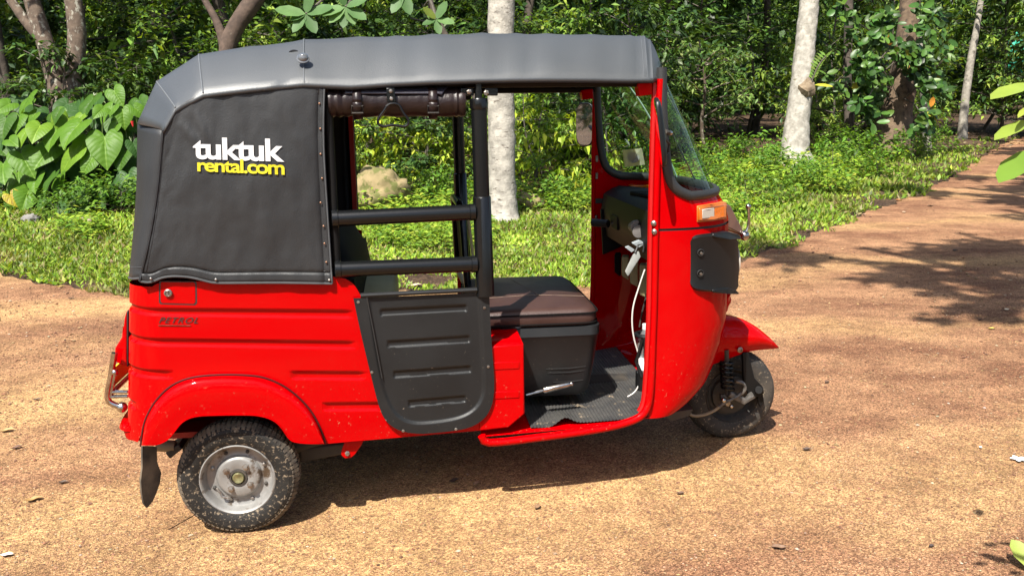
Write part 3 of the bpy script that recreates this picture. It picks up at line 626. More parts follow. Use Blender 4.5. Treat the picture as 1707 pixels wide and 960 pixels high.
seat = cushion('driver_seat', .84, 1.325, -.375, .30, .632, .704, M_LEATHER, crown=.020)
ring = lambda z, ins, x0, x1, y0, y1: [((x0+x1)/2+((x1-x0)/2-ins)*math.copysign(abs(math.cos(a))**.18, math.cos(a)), (y0+y1)/2+((y1-y0)/2-ins)*math.copysign(abs(math.sin(a))**.18, math.sin(a)), z) for a in np.linspace(.01, 2*math.pi+.01, 97)[:-1]]
b = MB(); b.tube(ring(.684, -.002, .84, 1.325, -.375, .30), .0035, 6, closed=True); b.tube(ring(.646, -.001, .84, 1.325, -.375, .30), .003, 6, closed=True); b.build('seat_piping', M_SEATBLK, seat)
b = MB(); b.tube([(.86, -.19, .7125), (1.09, -.19, .7215), (1.30, -.20, .7115)], .0010, 5); b.tube([(1.12, -.20, .7215), (1.06, .05, .7250), (1.04, .27, .7105)], .0010, 5); b.build('seat_stitching', mat('tan_thread', (.2, .14, .1), rough=.7), seat)
# moulded black pedestal under the seat
ped = MB(); rows = []
for z, x0, x1, yn in ((.637, .945, 1.327, -.365), (.632, .943, 1.332, -.372), (.600, .945, 1.330, -.380), (.585, .950, 1.326, -.372), (.50, .975, 1.318, -.355), (.42, 1.0, 1.308, -.342), (.365, 1.02, 1.30, -.333), (.345, 1.04, 1.285, -.32)):
    rr = .045; P = []
    for cx, cy, a0 in ((x1-rr, .26-rr, 0), (x0+.01, .26-.01, 90), (x0+.012, yn+.012, 180), (x1-rr, yn+rr, 270)):
        r0 = rr if cx > 1.2 else .012
        for k in range(7): a = R(a0+15*k); P.append((cx+r0*math.cos(a), cy+r0*math.sin(a), z))
    rows.append(P)
ped.grid(rows, True, True); pd = ped.build('seat_pedestal', M_PLASTIC, car, ang=30)
b = MB()
for (z, x0, x1) in ((.462, 1.12, 1.305), (.445, 1.13, 1.30), (.405, 1.15, 1.297)):
    b.tube([(x0, -.3535+(.5-z)*.16, z), ((x0+x1)/2, -.3545+(.5-z)*.16, z-.001), (x1-.03, -.3535+(.5-z)*.16, z+.004)], .0035, 6)
b.build('pedestal_rib', M_PLASTIC, pd)
b = MB(); b.tube([U(877, 658, 'y', -.40), U(905, 650.5, 'y', -.40)], .005, 8); b.tube([U(905, 650.5, 'y', -.40), U(908, 650, 'y', -.40), U(946, 640.5, 'y', -.40), U(951, 639.5, 'y', -.40)], [.010, .0125, .0115, .008], 12); b.ball(U(952.5, 639.5, 'y', -.40), .0095); b.build('seat_lever', M_CHROME, pd)
b = MB(); b.tube([U(850, 542, 'y', -.36), U(862, 546, 'y', -.36), U(874, 549, 'y', -.36)], .008, 8); b.build('seat_hinge', M_STEEL, pd)
# passenger bench
rows = []
for y in np.linspace(-.50, .50, 15):
    k = 1-.10*abs(y/.5)**6
    rows.append([(.16, y, .70), (.20, y, .99*k), (.245, y, 1.025*k), (.33, y, 1.005*k), (.385, y, .955*k), (.42, y, .87), (.44, y, .74), (.44, y, .66)])
b = MB(); b.grid(rows); b.add(rows[0], [tuple(range(8))]); b.add(rows[-1], [tuple(range(7, -1, -1))]); b.build('passenger_backrest', M_SEATBLK, car, bevel=.012)
cushion('passenger_seat', .30, .565, -.40, .44, .60, .752, M_OLIVE)
b = MB(); b.box((.41, 0, .47), (.27, .8, .25)); b.build('bench_base', M_REDI, car, bevel=.01)
b = MB(); b.box((-.02, 0, .80), (.03, 1.06, .62)); b.build('bulkhead', M_SEATBLK, car)
b = MB(); b.hexa([(.365, .535, .94), (.365, .555, .94), (.365, .555, 1.42), (.365, .535, 1.42)], [(.385, .535, .94), (.385, .555, .94), (.385, .555, 1.42), (.385, .535, 1.42)]); b.build('red_upright', M_REDI, car)
# partition frame behind the driver's seat, on the far side
b = MB(); b.tube([(.845, .535, .70), (.835, .53, 1.00), (.83, .50, 1.045), (.835, .16, 1.05), (.845, .12, 1.0), (.86, .12, .70)], .016, 10); pf = b.build('partition_hoop', M_TUBE, car)
b = MB(); b.hexa([(.85, .14, .76), (.85, .50, .76), (.835, .50, 1.02), (.835, .16, 1.02)], [(.885, .14, .76), (.885, .50, .76), (.86, .50, 1.02), (.86, .16, 1.02)]); b.build('driver_backrest', M_SEATBLK, pf, bevel=.012)
b = MB(); b.tube([(.868, .12, 1.005), (.888, .12, .79)], .006, 6); b.build('backrest_edge', M_OLIVE, pf)
b = MB(); b.hexa([(.84, .50, .33), (1.0, .49, .33), (1.0, .49, .60), (.84, .50, .69)], [(.84, .54, .33), (1.0, .53, .33), (1.0, .53, .60), (.84, .54, .69)]); b.build('far_step_box', M_RED, car, bevel=.006)
b = MB(); b.tube([(.835, .43, .72), (.87, .15, .66), (.88, -.1, .655)], .012, 8); b.build('step_edge', mat('tan_trim', (.45, .34, .16), rough=.5), car)

# --- front cab shell
XE = [(1101, 130), (1098, 200), (1095, 300), (1093, 383), (1091, 500), (1089, 560), (1086, 620), (1082, 690), (1081, 700)]
_e = np.array([S(*p) for p in XE]); ez = _e[::-1, 2]; ex = _e[::-1, 0]
def xe(z): return float(np.interp(z, ez, ex))
SILR = [(60, 1078), (108, 1100), (140, 1113), (218, 1150), (316, 1191.5), (322, 1197), (330, 1202), (345, 1210), (365, 1214.5), (400, 1214), (440, 1213), (485, 1212), (505, 1211.5), (535, 1210), (565, 1203), (603, 1191), (640, 1174), (668, 1149), (690, 1124), (700, 1095), (720, 1085)]
def silx(row): return np.interp(row, [a for a, _ in SILR], [c for _, c in SILR])
TT = np.linspace(0, math.pi/2, 80)
def plan(z, xf, n=2.7):
    x0 = xe(z); w_ = abs(ynear(x0)); X = x0+(xf-x0)*np.sin(TT)**(2/n); Y = -w_*np.cos(TT)**(2/n); Y[-1] = 0
    return np.stack([X, Y, np.full_like(X, z)], 1)
def solve_xf(z):
    lo, hi = xe(z)+.02, 2.4
    for _ in range(24):
        m_ = (lo+hi)/2; q = (plan(z, m_)-CAM) @ AX.T; px = PW/2+FOC*q[:, 0]/q[:, 2]; py = PH/2-FOC*q[:, 1]/q[:, 2]
        if (px-silx(py)).max() > 0: hi = m_
        else: lo = m_
    return (lo+hi)/2
_z = np.linspace(.295, 1.63, 90); _xf = np.array([solve_xf(z) for z in _z])
def xfz(z): return float(np.interp(z, _z, _xf))
def level(z):
    P = plan(z, xfz(z)); d = np.r_[0, np.cumsum(np.linalg.norm(np.diff(P, axis=0), axis=1))]; return P, d
def shell(z, s=None, f=None, s0=0.0):                     # s metres from the door edge, or fraction f of what is left past s0
    P, d = level(z)
    if f is not None: s = s0+(d[-1]-s0)*f
    return np.array([np.interp(s, d, P[:, k]) for k in range(3)])
_gz = np.linspace(1.02, 1.60, 140); _gs = np.linspace(0, .5, 160)
_GP = np.array([[shell(z, s) for s in _gs] for z in _gz]); _q = (_GP-CAM) @ AX.T
_gpx = PW/2+FOC*_q[..., 0]/_q[..., 2]; _gpy = PH/2-FOC*_q[..., 1]/_q[..., 2]
def shell_at(px, py, smax=.45):
    e = (_gpx-px)**2+(_gpy-py)**2; e[:, _gs > smax] = 1e9; e = np.where(e < e.min()+9, _gs[None]*1000, 1e9)+0.02*e; i, j = np.unravel_index(np.argmin(e), e.shape); return _gz[i], _gs[j]
RP = [shell_at(*p, .3) for p in ((1105.5, 145), (1107, 190), (1109, 235), (1112, 268), (1116, 292), (1123, 309), (1135, 320), (1152, 326))]
zb_ws = RP[-1][0]
RPs = np.array([p[1] for p in RP]); RPz = np.array([p[0] for p in RP]); RPs = np.maximum.accumulate(RPs+np.arange(len(RPs))*1e-4)
def rub_z(s): return 1.575 if s < RPs[0] else float(np.interp(s, RPs, RPz))
zseam = zline((1095, 383.5), (1190, 377.5)); ZS = 1.034
ZS = float(S(1095, 383)[2])
S1 = float(RPs[-1]); ss = list(np.linspace(0, S1, 26)); ff = list(np.linspace(0, 1, 26))[1:]
def col_pt(i, z):
    return shell(z, ss[i]) if i < len(ss) else shell(z, f=ff[i-len(ss)], s0=S1)
NCOL = len(ss)+len(ff)
def half_to_full(rows): # rows of columns near->centre ; add mirrored far half
    return [r+[np.array((p[0], -p[1], p[2])) for p in reversed(r[:-1])] for r in rows]
low = np.r_[np.linspace(.297, .42, 14), np.linspace(.44, ZS-.006, 26)]
rows = half_to_full([[col_pt(i, z) for i in range(NCOL)] for z in low])
b = MB(); b.grid(rows); b.build('lower_cowl', M_RED, car, ang=60)
rows = []
for v in np.linspace(0, 1, 22):
    rows.append([col_pt(i, (ZS+.003)+(max((rub_z(ss[i]) if i < len(ss) else zb_ws), ZS+.01)-(ZS+.003))*v) for i in range(NCOL)])
b = MB(); b.grid(half_to_full(rows)); b.build('upper_cowl', M_RED, car, ang=60)
b = MB(); rows = half_to_full([[col_pt(i, z)+np.array((-.004, .004, 0)) for i in range(NCOL)] for z in (ZS-.012, ZS+.012)]); b.grid(rows); b.build('cowl_seam', M_RUBBER, car)
# windscreen and its rubber
rows = []
for v in np.linspace(0, 1, 24):
    rows.append([col_pt(i, (rub_z(ss[i]) if i < len(ss) else zb_ws)+(1.60-(rub_z(ss[i]) if i < len(ss) else zb_ws))*v) for i in range(NCOL) if i >= len(ss) or ss[i] >= RPs[0]-.001])
b = MB(); b.grid(half_to_full(rows)); ws = b.build('windscreen', M_GLASS, car, ang=60)
pth = [shell(1.575, RPs[0])]+[shell(z, s) for z, s in zip(RPz, RPs)]
pth = list(smooth_curve(pth, 40, 2))+[shell(zb_ws, f=f, s0=S1) for f in ff[1:]]
pth = pth+[np.array((p[0], -p[1], p[2])) for p in reversed(pth[:-1])]
b = MB(); b.tube(pth, .0185, 10, flat=.8); b.build('windscreen_rubber', M_RUBBER, ws)
b = MB(); b.tube([shell(z, f=.62, s0=S1)*np.array((1, -1, 1)) for z in np.linspace(1.12, 1.58, 24)], .004, 6); b.build('edge_highlight', mat('pale_edge_highlight', (.30, .42, .36), rough=.15), ws)  # pale tube drawn as a highlight down the windscreen glass
b = MB(); b.tube([shell(z, f=0.99, s0=S1)*np.array((1, 0, 1))+np.array((.006, .02, 0)) for z in np.linspace(1.12, 1.40, 8)], .003, 6); b.build('wiper_arm', M_TUBE, ws)
b = MB(); q = [at(*p, 4.35) for p in ((1038, 251), (1070, 247), (1075.5, 274), (1042, 279))]
# sticker lies on the far half of the glass
def far_shell_at(px, py):
    best = None
    for z in np.linspace(1.12, 1.4, 57):
        for s in np.linspace(.05, .6, 80):
            p = shell(z, s)*np.array((1, -1, 1)); a = proj(p); e = (a[0]-px)**2+(a[1]-py)**2
            if best is None or e < best[0]: best = (e, p)
    return best[1]
q = [far_shell_at(*p)+np.array((-.004, -.004, 0)) for p in ((1038, 251), (1070, 247), (1075.5, 274), (1042, 279))]
b = MB(); b.hexa(q, [v+np.array((.0015, .0015, 0)) for v in q]); stk = b.build('screen_sticker', M_STICKER, ws)
cs = sum(q)/4; ux, uy = (q[1]-q[0])/2, (q[0]-q[3])/2; b = MB(); b.add([cs+ux*.66*math.cos(a)+uy*.62*math.sin(a)+np.array((-.0012, -.0012, 0)) for a in np.linspace(0, 2*math.pi, 25)[:-1]], [tuple(range(24))]); b.build('sticker_print', mat('sticker_grey', (.27, .29, .28), (.34, .36, .35), scale=60, rough=.5), stk)
# A-pillar flange, sill lip and far twin: one rolled edge round the door opening
lip = [(1101, 132), (1098, 200), (1095, 300), (1093, 383), (1091, 500), (1089, 560), (1086, 620), (1082, 672), (1074, 690), (1058, 700), (1025, 710), (980, 718), (930, 725), (880, 731), (850, 735), (815, 738), (806, 736), (803, 726)]
lp = [S(*p, .004) for p in smooth_curve(lip, 90, 2)]
b = MB(); b.tube(lp, [.0115 if i < 46 else .0115+.0035*min(1, (i-46)/8) for i in range(len(lp))], 10); df = b.build('door_frame', M_RED, car); b.mirrored().build('door_frame', M_RED, car)
b = MB(); b.tube([np.array(p)+np.array((-.012, .02, 0)) for p in lp[:60]], .012, 8); b.build('inner_frame', M_REDI, df)
for p in ((1096, 386), (1095, 372)):
    b = MB(); b.lathe([(.010, -.004), (.010, .008), (.006, .012), (.0005, .013)], S(p[0]-5, p[1], .008), (-.5, -1, 0), 10); b.build('hinge_bolt', M_STEEL, df)
for z in (.93, 1.13, 1.21, 1.43):
    b = MB(); b.box((1.505, .492, z), (.012, .012, .03)); b.build('striker', M_STEEL, car, bevel=.003)
b = MB(); q = [S(*p, -.01) for p in ((1063, 139), (1088, 137), (1088, 158), (1066, 161))]; b.hexa(q, [v+np.array((0, .05, 0)) for v in q]); b.build('header_bracket', M_RED, car, bevel=.004); b.mirrored().build('header_bracket', M_RED, car, bevel=.004)
fp_ = level(.297)[0]
b = MB(); rows = []
for x in np.r_[np.linspace(.85, 1.48, 12), np.linspace(1.49, 1.80, 16)]:
    yn = ynear(x)+.004 if x < 1.48 else float(np.interp(x, fp_[:, 0], fp_[:, 1]))+.006
    ze = .283 if x < 1.46 else .300
    rows.append([(x, yn, ze), (x, yn+.02, .288), (x, 0, .288), (x, -yn-.02, .288), (x, -yn, ze)])
b.grid(rows); b.build('footwell_floor', M_RED, car)
# --- indicator, headlamp, guard on the nose
def shell_near(px, py, off=0.0):
    best = None
    for z in np.linspace(.6, 1.12, 105):
        P, d = level(z); q = (P-CAM) @ AX.T; a = PW/2+FOC*q[:, 0]/q[:, 2]; c = PH/2-FOC*q[:, 1]/q[:, 2]; e = (a-px)**2+(c-py)**2; i = int(e.argmin())
        if best is None or e[i] < best[0]: best = (e[i], P[i], i, P)
    _, p, i, P = best; t = P[min(i+1, len(P)-1)]-P[max(i-1, 0)]; n = np.array((t[1], -t[0], 0)); n /= np.linalg.norm(n)
    return p+n*off
def shell_patch(name, px, m, off0, off1, parent, n=7, bevel=.004, mir=True):
    tl, tr, br, bl = [np.array(p, float) for p in px]; rows_o, rows_i = [], []
    for v in np.linspace(0, 1, 4):
        rows_o.append([shell_near(*lerp(lerp(tl, tr, u), lerp(bl, br, u), v), off1) for u in np.linspace(0, 1, n)])
        rows_i.append([shell_near(*lerp(lerp(tl, tr, u), lerp(bl, br, u), v), off0) for u in np.linspace(0, 1, n)])
    b = MB(); b.grid(rows_o); b.grid(rows_i)
    per = lambda r_: r_[0]+[r[-1] for r in r_[1:]]+list(reversed(r_[-1][:-1]))+[r[0] for r in reversed(r_[1:-1])]
    b.grid([per(rows_o)+per(rows_o)[:1], per(rows_i)+per(rows_i)[:1]]); o = b.build(name, m, parent, bevel=bevel, weld=True, ang=50)
    if mir: b.mirrored().build(name, m, parent if parent is car else car, bevel=bevel, weld=True, ang=50)
    return o
def lens(name, px0, px1, rt, rb, slope, y0, y1, m, front, back, parent, bevel):
    q = []
    for px, r in ((px0, rt), ((px0+px1)/2, rt+slope/2), (px1, rt+slope), (px1, rb+slope), ((px0+px1)/2, rb+slope/2), (px0, rb)):
        t = (px-1163)/47; q.append(U(px, r, 'y', y0+(y1-y0)*t*t-front))
    b = MB(); b.hexa(q, [v+np.array((0, front+back, 0)) for v in q]); o = b.build(name, m, parent, bevel=bevel); return o, b
IY = shell_near(1168, 358)[1]
ind, mb_ = lens('indicator', 1165, 1211, 346, 369, -6, IY, IY+.075, M_AMBER, .022, .06, car, .005); mb_.mirrored().build('indicator', M_AMBER, car, bevel=.005)
lens('indicator_base', 1162.5, 1212, 343.5, 371.5, -6, IY, IY+.075, mat('amber_dark', (.40, .12, .02), rough=.3), .012, .05, ind, .004)
lens('clear_window', 1171, 1191, 349.5, 365, -2.5, IY, IY+.075, M_CLEAR, .0245, .01, ind, .002)
rb = MB()
for k in range(7):
    t = (1193+k*2.3-1163)/47; yv_ = IY+.075*t*t-.0225; rb.tube([U(1193+k*2.3, 346-.3*k, 'y', yv_), U(1193.2+k*2.3, 363-.3*k, 'y', yv_)], .0013, 5)
rb.build('lens_rib', M_AMBER, ind)
# headlamp housing
cols = [(1150, 408, 470, -.488), (1151.5, 400, 477, -.492), (1156, 395, 482.5, -.496), (1163, 392.5, 485.5, -.496), (1175, 391, 487, -.490), (1190, 389.5, 488, -.475), (1203, 388.5, 489, -.455), (1215, 389, 489, -.43), (1224, 392, 488, -.40), (1229, 397, 485, -.375), (1231.5, 402, 480, -.35)]
rows = []
for px, r0, r1, yo in cols:
    tp, bt = U(px, r0, 'y', yo), U(px, r1, 'y', yo); ins = .012
    rows.append([np.array((tp[0], -.17, tp[2]-.004)), tp+np.array((0, ins, .0)), lerp(tp, bt, .04)+np.array((0, .001, 0)), lerp(tp, bt, .12)+np.array((0, .004, 0)), lerp(tp, bt, .5)+np.array((.004 if px > 1220 else 0, .0045, 0)), lerp(tp, bt, .88)+np.array((0, .004, 0)), lerp(tp, bt, .96)+np.array((0, .001, 0)), bt+np.array((0, ins, 0)), np.array((bt[0], -.17, bt[2]+.004))])
b = MB(); b.grid(rows); b.add(rows[-1], [tuple(range(9))]); hl = b.build('headlamp_housing', M_HLAMP, car, ang=32); hl2 = b.mirrored().build('headlamp_housing', M_HLAMP, car, ang=32)
b = MB(); q0 = rows[-1]; c = (q0[4]+np.array((0, -.25, q0[4][2])))/2; c = np.array((q0[4][0]+.004, -.26, q0[4][2])); b.lathe([(.075, -.02), (.078, .004), (.07, .006), (.05, .014), (.0005, .02)], c, (1, 0, 0), 28); b.build('headlamp_lens', M_CLEAR, hl); b.mirrored().build('headlamp_lens', M_CLEAR, hl2)
for r0, r1, ext in ((387.5, 400, 1236), (481, 491, 1232)):
    q = [U(1188, r0+2, 'y', -.48), U(1215, r0, 'y', -.455), U(ext-3, r0+4, 'y', -.385), U(ext, r0+7, 'y', -.33), U(ext, r1, 'y', -.33), U(1215, r1-1, 'y', -.455), U(1188, r1-3, 'y', -.48)]
    b = MB(); b.hexa(q, [v+np.array((-.01, .10, 0)) for v in q]); b.build('lamp_brim', M_HLAMP, hl, bevel=.006); b.mirrored().build('lamp_brim', M_HLAMP, hl2, bevel=.006)
for p in ((1168, 421), (1167.5, 455.5)):
    b = MB(); c = U(*p, 'y', -.494); b.lathe([(.0135, -.001), (.013, .0025), (.0115, .003), (.010, -.004), (.0005, -.005)], c, (.1, -1, 0), 16); sc1 = b.build('screw_recess', M_RUBBER, hl)
    b = MB(); b.lathe([(.006, -.003), (.005, .001), (.0004, .0015)], c+np.array((.003, 0, -.003)), (.1, -1, 0), 10); b.build('screw', M_STEEL, sc1)
gq = [U(*p, 'y', -.15) for p in ((1211, 340), (1218, 343), (1239, 385), (1237, 391), (1211, 378))]
b = MB(); b.hexa(gq, [v+np.array((0, .30, 0)) for v in gq]); gd = b.build('nose_plate', M_RUSTY, car, bevel=.004)
b = MB(); b.tube([U(*p, 'y', -.16) for p in smooth_curve([(1247.5, 345), (1249, 365), (1247.5, 378), (1243, 388), (1238, 391)], 12)], .0065, 8); b.ball(U(1247.5, 344.5, 'y', -.16), .0115); b.ball(U(1241, 393, 'y', -.16), .0205); b.tube([U(1241, 393, 'y', -.16), U(1241, 393, 'y', -.16)+np.array((0, .32, 0))], .009, 8); b.ball(U(1241, 393, 'y', -.16)+np.array((0, .32, 0)), .0205)
b.build('nose_guard', M_CHROME, gd)
# chin under the nose
b = MB(); b.ball(U(1207, 500, 'y', -.10), .03); b.tube([U(1208, 488, 'y', -.2), U(1207, 500, 'y', -.10), U(1203, 515, 'y', -.05)], .025, 10); b.build('nose_lip', M_RED, car)
# --- mirrors
def mirror(c, nrm, hw, hh, sgn):
    N_ = Vector(nrm).normalized(); Z = Vector((0, 0, 1)); Xv = Z.cross(N_).normalized(); Z = N_.cross(Xv); c = Vector(tuple(c)); M_ = empty('wing_mirror'); M_.parent = car
    ell = lambda k, s, h: [c+Xv*hw*s*math.copysign(abs(math.cos(a))**.55, math.cos(a))+Z*hh*s*math.copysign(abs(math.sin(a))**.55, math.sin(a))+N_*h for a in np.linspace(0, 2*math.pi, 41)[:-1]]
    b = MB(); b.grid([ell(0, .93, .001), ell(0, .97, .004), ell(0, 1, 0), ell(0, .98, -.007), ell(0, .85, -.014), ell(0, .4, -.018)], True, True); b.build('mirror_shell', M_HLAMP, M_)
    b = MB(); b.add(ell(0, .93, .0045), [tuple(range(40))]); b.build('mirror_glass', M_MIRROR, M_); return M_, c, N_
mo, mc, mn = mirror(U(1099, 221, 'y', -.59), (-1, .22, -.14), .050, .118, 1)
b = MB(); b.tube([mc-mn*.02, U(1117, 222, 'y', -.50)], .008, 8); b.tube([U(1108, 232, 'y', -.56), U(1116, 240, 'y', -.53), U(1114, 255, 'y', -.53), U(1104, 262, 'y', -.56)], .005, 6); b.build('mirror_arm', M_DARK, mo)
b = MB(); b.ball(U(1117.5, 222, 'y', -.52), .009); b.build('arm_bolt', M_CHROME, mo)
mo, mc, mn = mirror(U(975, 208, 'y', .62), (-.80, -.60, -.015), .055, .103, -1)
b = MB(); b.tube([mc-mn*.02, (1.50, .50, 1.33)], .008, 8); b.build('mirror_arm', M_DARK, mo)

# --- dashboard, handlebar and what hangs about it
b = MB(); rows = []
for y in np.linspace(-.44, .44, 13):
    xf_ = 1.60+.16*(1-(y/.44)**2)
    rows.append([(1.535, y, .86), (1.52, y, .985), (1.53, y, 1.05), (1.57, y, 1.075), (xf_, y, 1.085)])
b.grid(rows); b.add(rows[0], [(0, 1, 2, 3, 4)]); b.add(rows[-1], [(4, 3, 2, 1, 0)]); dash = b.build('dashboard', M_DASH, car, solid=.006)
b = MB(); q = [U(*p, 'y', .42) for p in ((1000, 348), (1045, 352), (1062, 372), (1046, 405), (1004, 424))]; b.hexa(q, [v+np.array((.0, -.02, 0)) for v in q]); b.build('dash_side', M_DASH, dash, bevel=.004)
b = MB(); q = [U(*p, 'y', .12) for p in ((1048, 318), (1092, 318), (1092, 333), (1050, 333))]; b.hexa(q, [v+np.array((.03, -.25, 0)) for v in q]); b.build('meter_binnacle', M_SEATBLK, dash, bevel=.01)
for k, (x0, x1, r0, r1, yv) in enumerate(((1024, 1034, 424, 462, .30), (1036, 1048, 428, 468, .2), (1050, 1064, 430, 480, .1), (1066, 1084, 442, 500, -.05))):
    b = MB(); q = [U(*p, 'y', yv) for p in ((x0, r0), (x1, r0), (x1, r1), (x0, r1-8))]; b.hexa(q, [v+np.array((.02, .06, 0)) for v in q]); b.build('storage_box', M_OLIVE if k else M_SEATBLK, dash, bevel=.006)
gR, gL = U(1065, 386, 'y', -.22), U(1014, 372, 'y', .27); mid = np.array((1.56, .0, .975))
hbk = empty('handlebar'); hbk.parent = car
b = MB(); b.tube(smooth_curve([gR+np.array((0, .10, 0)), mid+np.array((0, -.05, .01)), mid+np.array((0, .06, .01)), gL+np.array((.01, -.05, 0))], 16, 2), .012, 10); b.tube([mid, (1.72, 0, .70), (1.90, 0, .42)], .024, 12); b.build('steering_column', M_DARK, hbk)
b = MB(); b.tube([gR+np.array((.005, .11, .004)), gR+np.array((.004, .05, .012)), gR+np.array((.002, .03, .012))], [.02, .028, .026], 16); b.tube([gR+np.array((0, .05, 0)), gR+np.array((0, .001, 0)), gR], [.020, .0255, .022], 18); b.build('throttle_grip', mat('grey_grip', (.13, .12, .115), rough=.55), hbk)
b = MB(); b.tube([U(988, 371, 'y', .33), U(1014, 373, 'y', .27)], .018, 12); b.build('left_grip', M_RUBBER, hbk)
b = MB(); b.box(U(1033, 370, 'y', .18), (.05, .10, .06)); b.tube([U(1020, 360, 'y', .22), U(1045, 352, 'y', .1), U(1060, 360, 'y', 0)], .005, 6); b.tube([U(1040, 350, 'y', .12), U(1047, 385, 'y', .0)], .004, 6); b.build('switch_gear', M_DASH, hbk, bevel=.008)
b = MB(); b.tube([U(*p, 'y', .05) for p in smooth_curve([(1042, 364), (1056, 354), (1072, 349), (1090, 350)], 12)], .012, 8); b.build('dash_arc', M_DASH, dash)
b = MB(); b.tube([U(*p, 'y', -.1) for p in smooth_curve([(1076, 395), (1080, 415), (1085, 430), (1078, 440), (1086, 455)], 20)], .004, 6); b.tube([U(*p, 'y', -.05) for p in smooth_curve([(1070, 400), (1086, 412), (1088, 440), (1084, 470), (1070, 520), (1066, 545)], 20)], .0035, 6); b.tube([U(1088, 412, 'y', -.3), U(1078, 440, 'y', -.25)], .003, 6); b.build('wiring', M_DARK, dash)
M_GREASE = mat('greasy_steel', (.06, .055, .05), (.13, .12, .11), scale=60, rough=.5, metal=.4)
# --- front wheel, mudguard, suspension
fw = empty('front_wheel', (2.0, 0, .203)); fw.parent = car
b = MB(); b.lathe([(.105, .02), (.118, .035), (.123, .045), (.140, .052), (.160, .054), (.178, .051), (.190, .042), (.199, .030), (.203, 0), (.199, -.03), (.190, -.042), (.178, -.051), (.160, -.054), (.140, -.052), (.123, -.045), (.105, -.03)], (0, 0, 0), (0, -1, 0), 64)
for k in range(60):
    a = 2*math.pi*k/60
    for h in (-.022, .022):
        q = [(math.cos(a+da)*(.2035 if abs(h+dh) < .03 else .196), -(h+dh), math.sin(a+da)*(.2035 if abs(h+dh) < .03 else .196)) for da, dh in ((-.032, -.014), (.032, -.014), (.032, .014), (-.032, .014))]; b.hexa(q, [(x*.97, y_, z*.97) for x, y_, z in q])
b.build('tyre', mat('dusty_tyre', (.013, .012, .011), (.045, .037, .029), scale=9, rough=.75, bump=.4, bscale=160, dust=(.20, .155, .105), dust_scale=85, dust_lo=.57), fw)
b = MB(); b.lathe([(.121, .042), (.118, .046), (.112, .038), (.106, .02), (.098, .012), (.088, .014), (.084, .03), (.05, .034), (.03, .036), (.0005, .036)], (0, 0, 0), (0, -1, 0), 48); b.build('brake_drum', M_DARK, fw)
b = MB(); b.lathe([(.118, -.046), (.10, -.02), (.05, -.03), (.0005, -.03)], (0, 0, 0), (0, -1, 0), 40); b.build('rim', M_RIM, fw)
b = MB(); b.lathe([(.018, 0), (.018, .008), (.012, .014), (.0005, .015)], (-.02, -.036, -.035), (0, -1, 0), 6); b.build('wheel_nut', M_STEEL, fw)
sus = empty('suspension', (1.97, -.085, .3)); sus.parent = car; inv = np.array((1.97, -.085, .3))
def sb(pts): return [np.array(p)-inv for p in pts]
sp0, sp1 = U(1210, 598, 'y', -.10), U(1213, 648, 'y', -.10)
hx = [lerp(sp0, sp1, t)+np.array((.026*math.cos(t*2*math.pi*7), .026*math.sin(t*2*math.pi*7), 0)) for t in np.linspace(0, 1, 120)]
b = MB(); b.tube(sb(hx), .0052, 6); b.build('coil_spring', M_TUBE, sus)
b = MB(); b.tube(sb([sp0+np.array((0, 0, .04)), sp1+np.array((0, 0, -.03))]), .011, 10); b.build('damper', M_DARK, sus)
yv = -.105
b = MB(); q = sb([U(*p, 'y', yv) for p in ((1238, 588), (1248, 588), (1258, 630), (1272, 645), (1274, 655), (1266, 662), (1250, 662), (1240, 640))]); b.hexa(q, [v+np.array((0, .018, 0)) for v in q])
q = sb([U(*p, 'y', yv+.01) for p in ((1272, 655), (1274, 672), (1268, 680), (1262, 664))]); b.hexa(q, [v+np.array((0, .014, 0)) for v in q]); b.tube(sb([U(1265, 650, 'y', yv-.012), U(1265, 650, 'y', yv+.03)]), .018, 14); b.build('fork_link', M_DASH, sus, bevel=.003)
b = MB(); b.tube(sb([U(*p, 'y', yv-.02) for p in smooth_curve([(1199, 678), (1205, 672), (1222, 664), (1238, 655), (1243, 646), (1241, 640), (1236, 637), (1226, 636)], 20)]), .0075, 8); b.tube(sb([U(1215, 655, 'y', yv-.01), U(1240, 668, 'y', yv-.01), U(1255, 658, 'y', yv-.01)]), .016, 8); b.box(U(1210, 662, 'y', yv+.01)-inv, (.05, .02, .03)); jitter(b, .004, 60); b.build('brake_lever', M_GREASE, sus)
b = MB(); b.ball(U(1219, 677, 'y', yv-.02)-inv, .009); b.ball(U(1206, 667, 'y', yv-.02)-inv, .012); b.build('adjuster', M_CHROME, sus)
b = MB(); b.tube(sb([U(*p, 'y', yv-.02) for p in smooth_curve([(1144, 678), (1148, 689), (1156, 693.5), (1172, 692), (1188, 686), (1199, 678)], 20)]), .0068, 8); b.build('brake_hose', M_HOSE, sus)
b = MB(); b.tube(sb([(1.96, 0, .45), (1.96, -.06, .42), (1.965, -.09, .40)]), .02, 8); b.tube(sb([(2.0, .06, .203), (2.0, -.09, .203)]), .014, 8); b.build('stub_axle', M_DARK, sus)
st = [(1.70, .50, .33, .085), (1.80, .535, .36, .095), (1.88, .55, .368, .10), (1.93, .556, .385, .103)]
tops = [U(*p, 'y', 0) for p in ((1210, 526), (1222, 527.5), (1235, 531.5), (1247, 537), (1259, 544), (1271, 553), (1283, 563.5), (1291, 571.5), (1297.5, 579))]
bots = [U(*p, 'y', -.10*k) for p, k in (((1211, 599), 1), ((1222, 594.5), 1), ((1233, 590.5), .98), ((1244, 587), .92), ((1256, 584), .82), ((1268, 582.5), .66), ((1280, 581.8), .44), ((1290, 581), .22), ((1297.5, 580), .04))]
rows = []
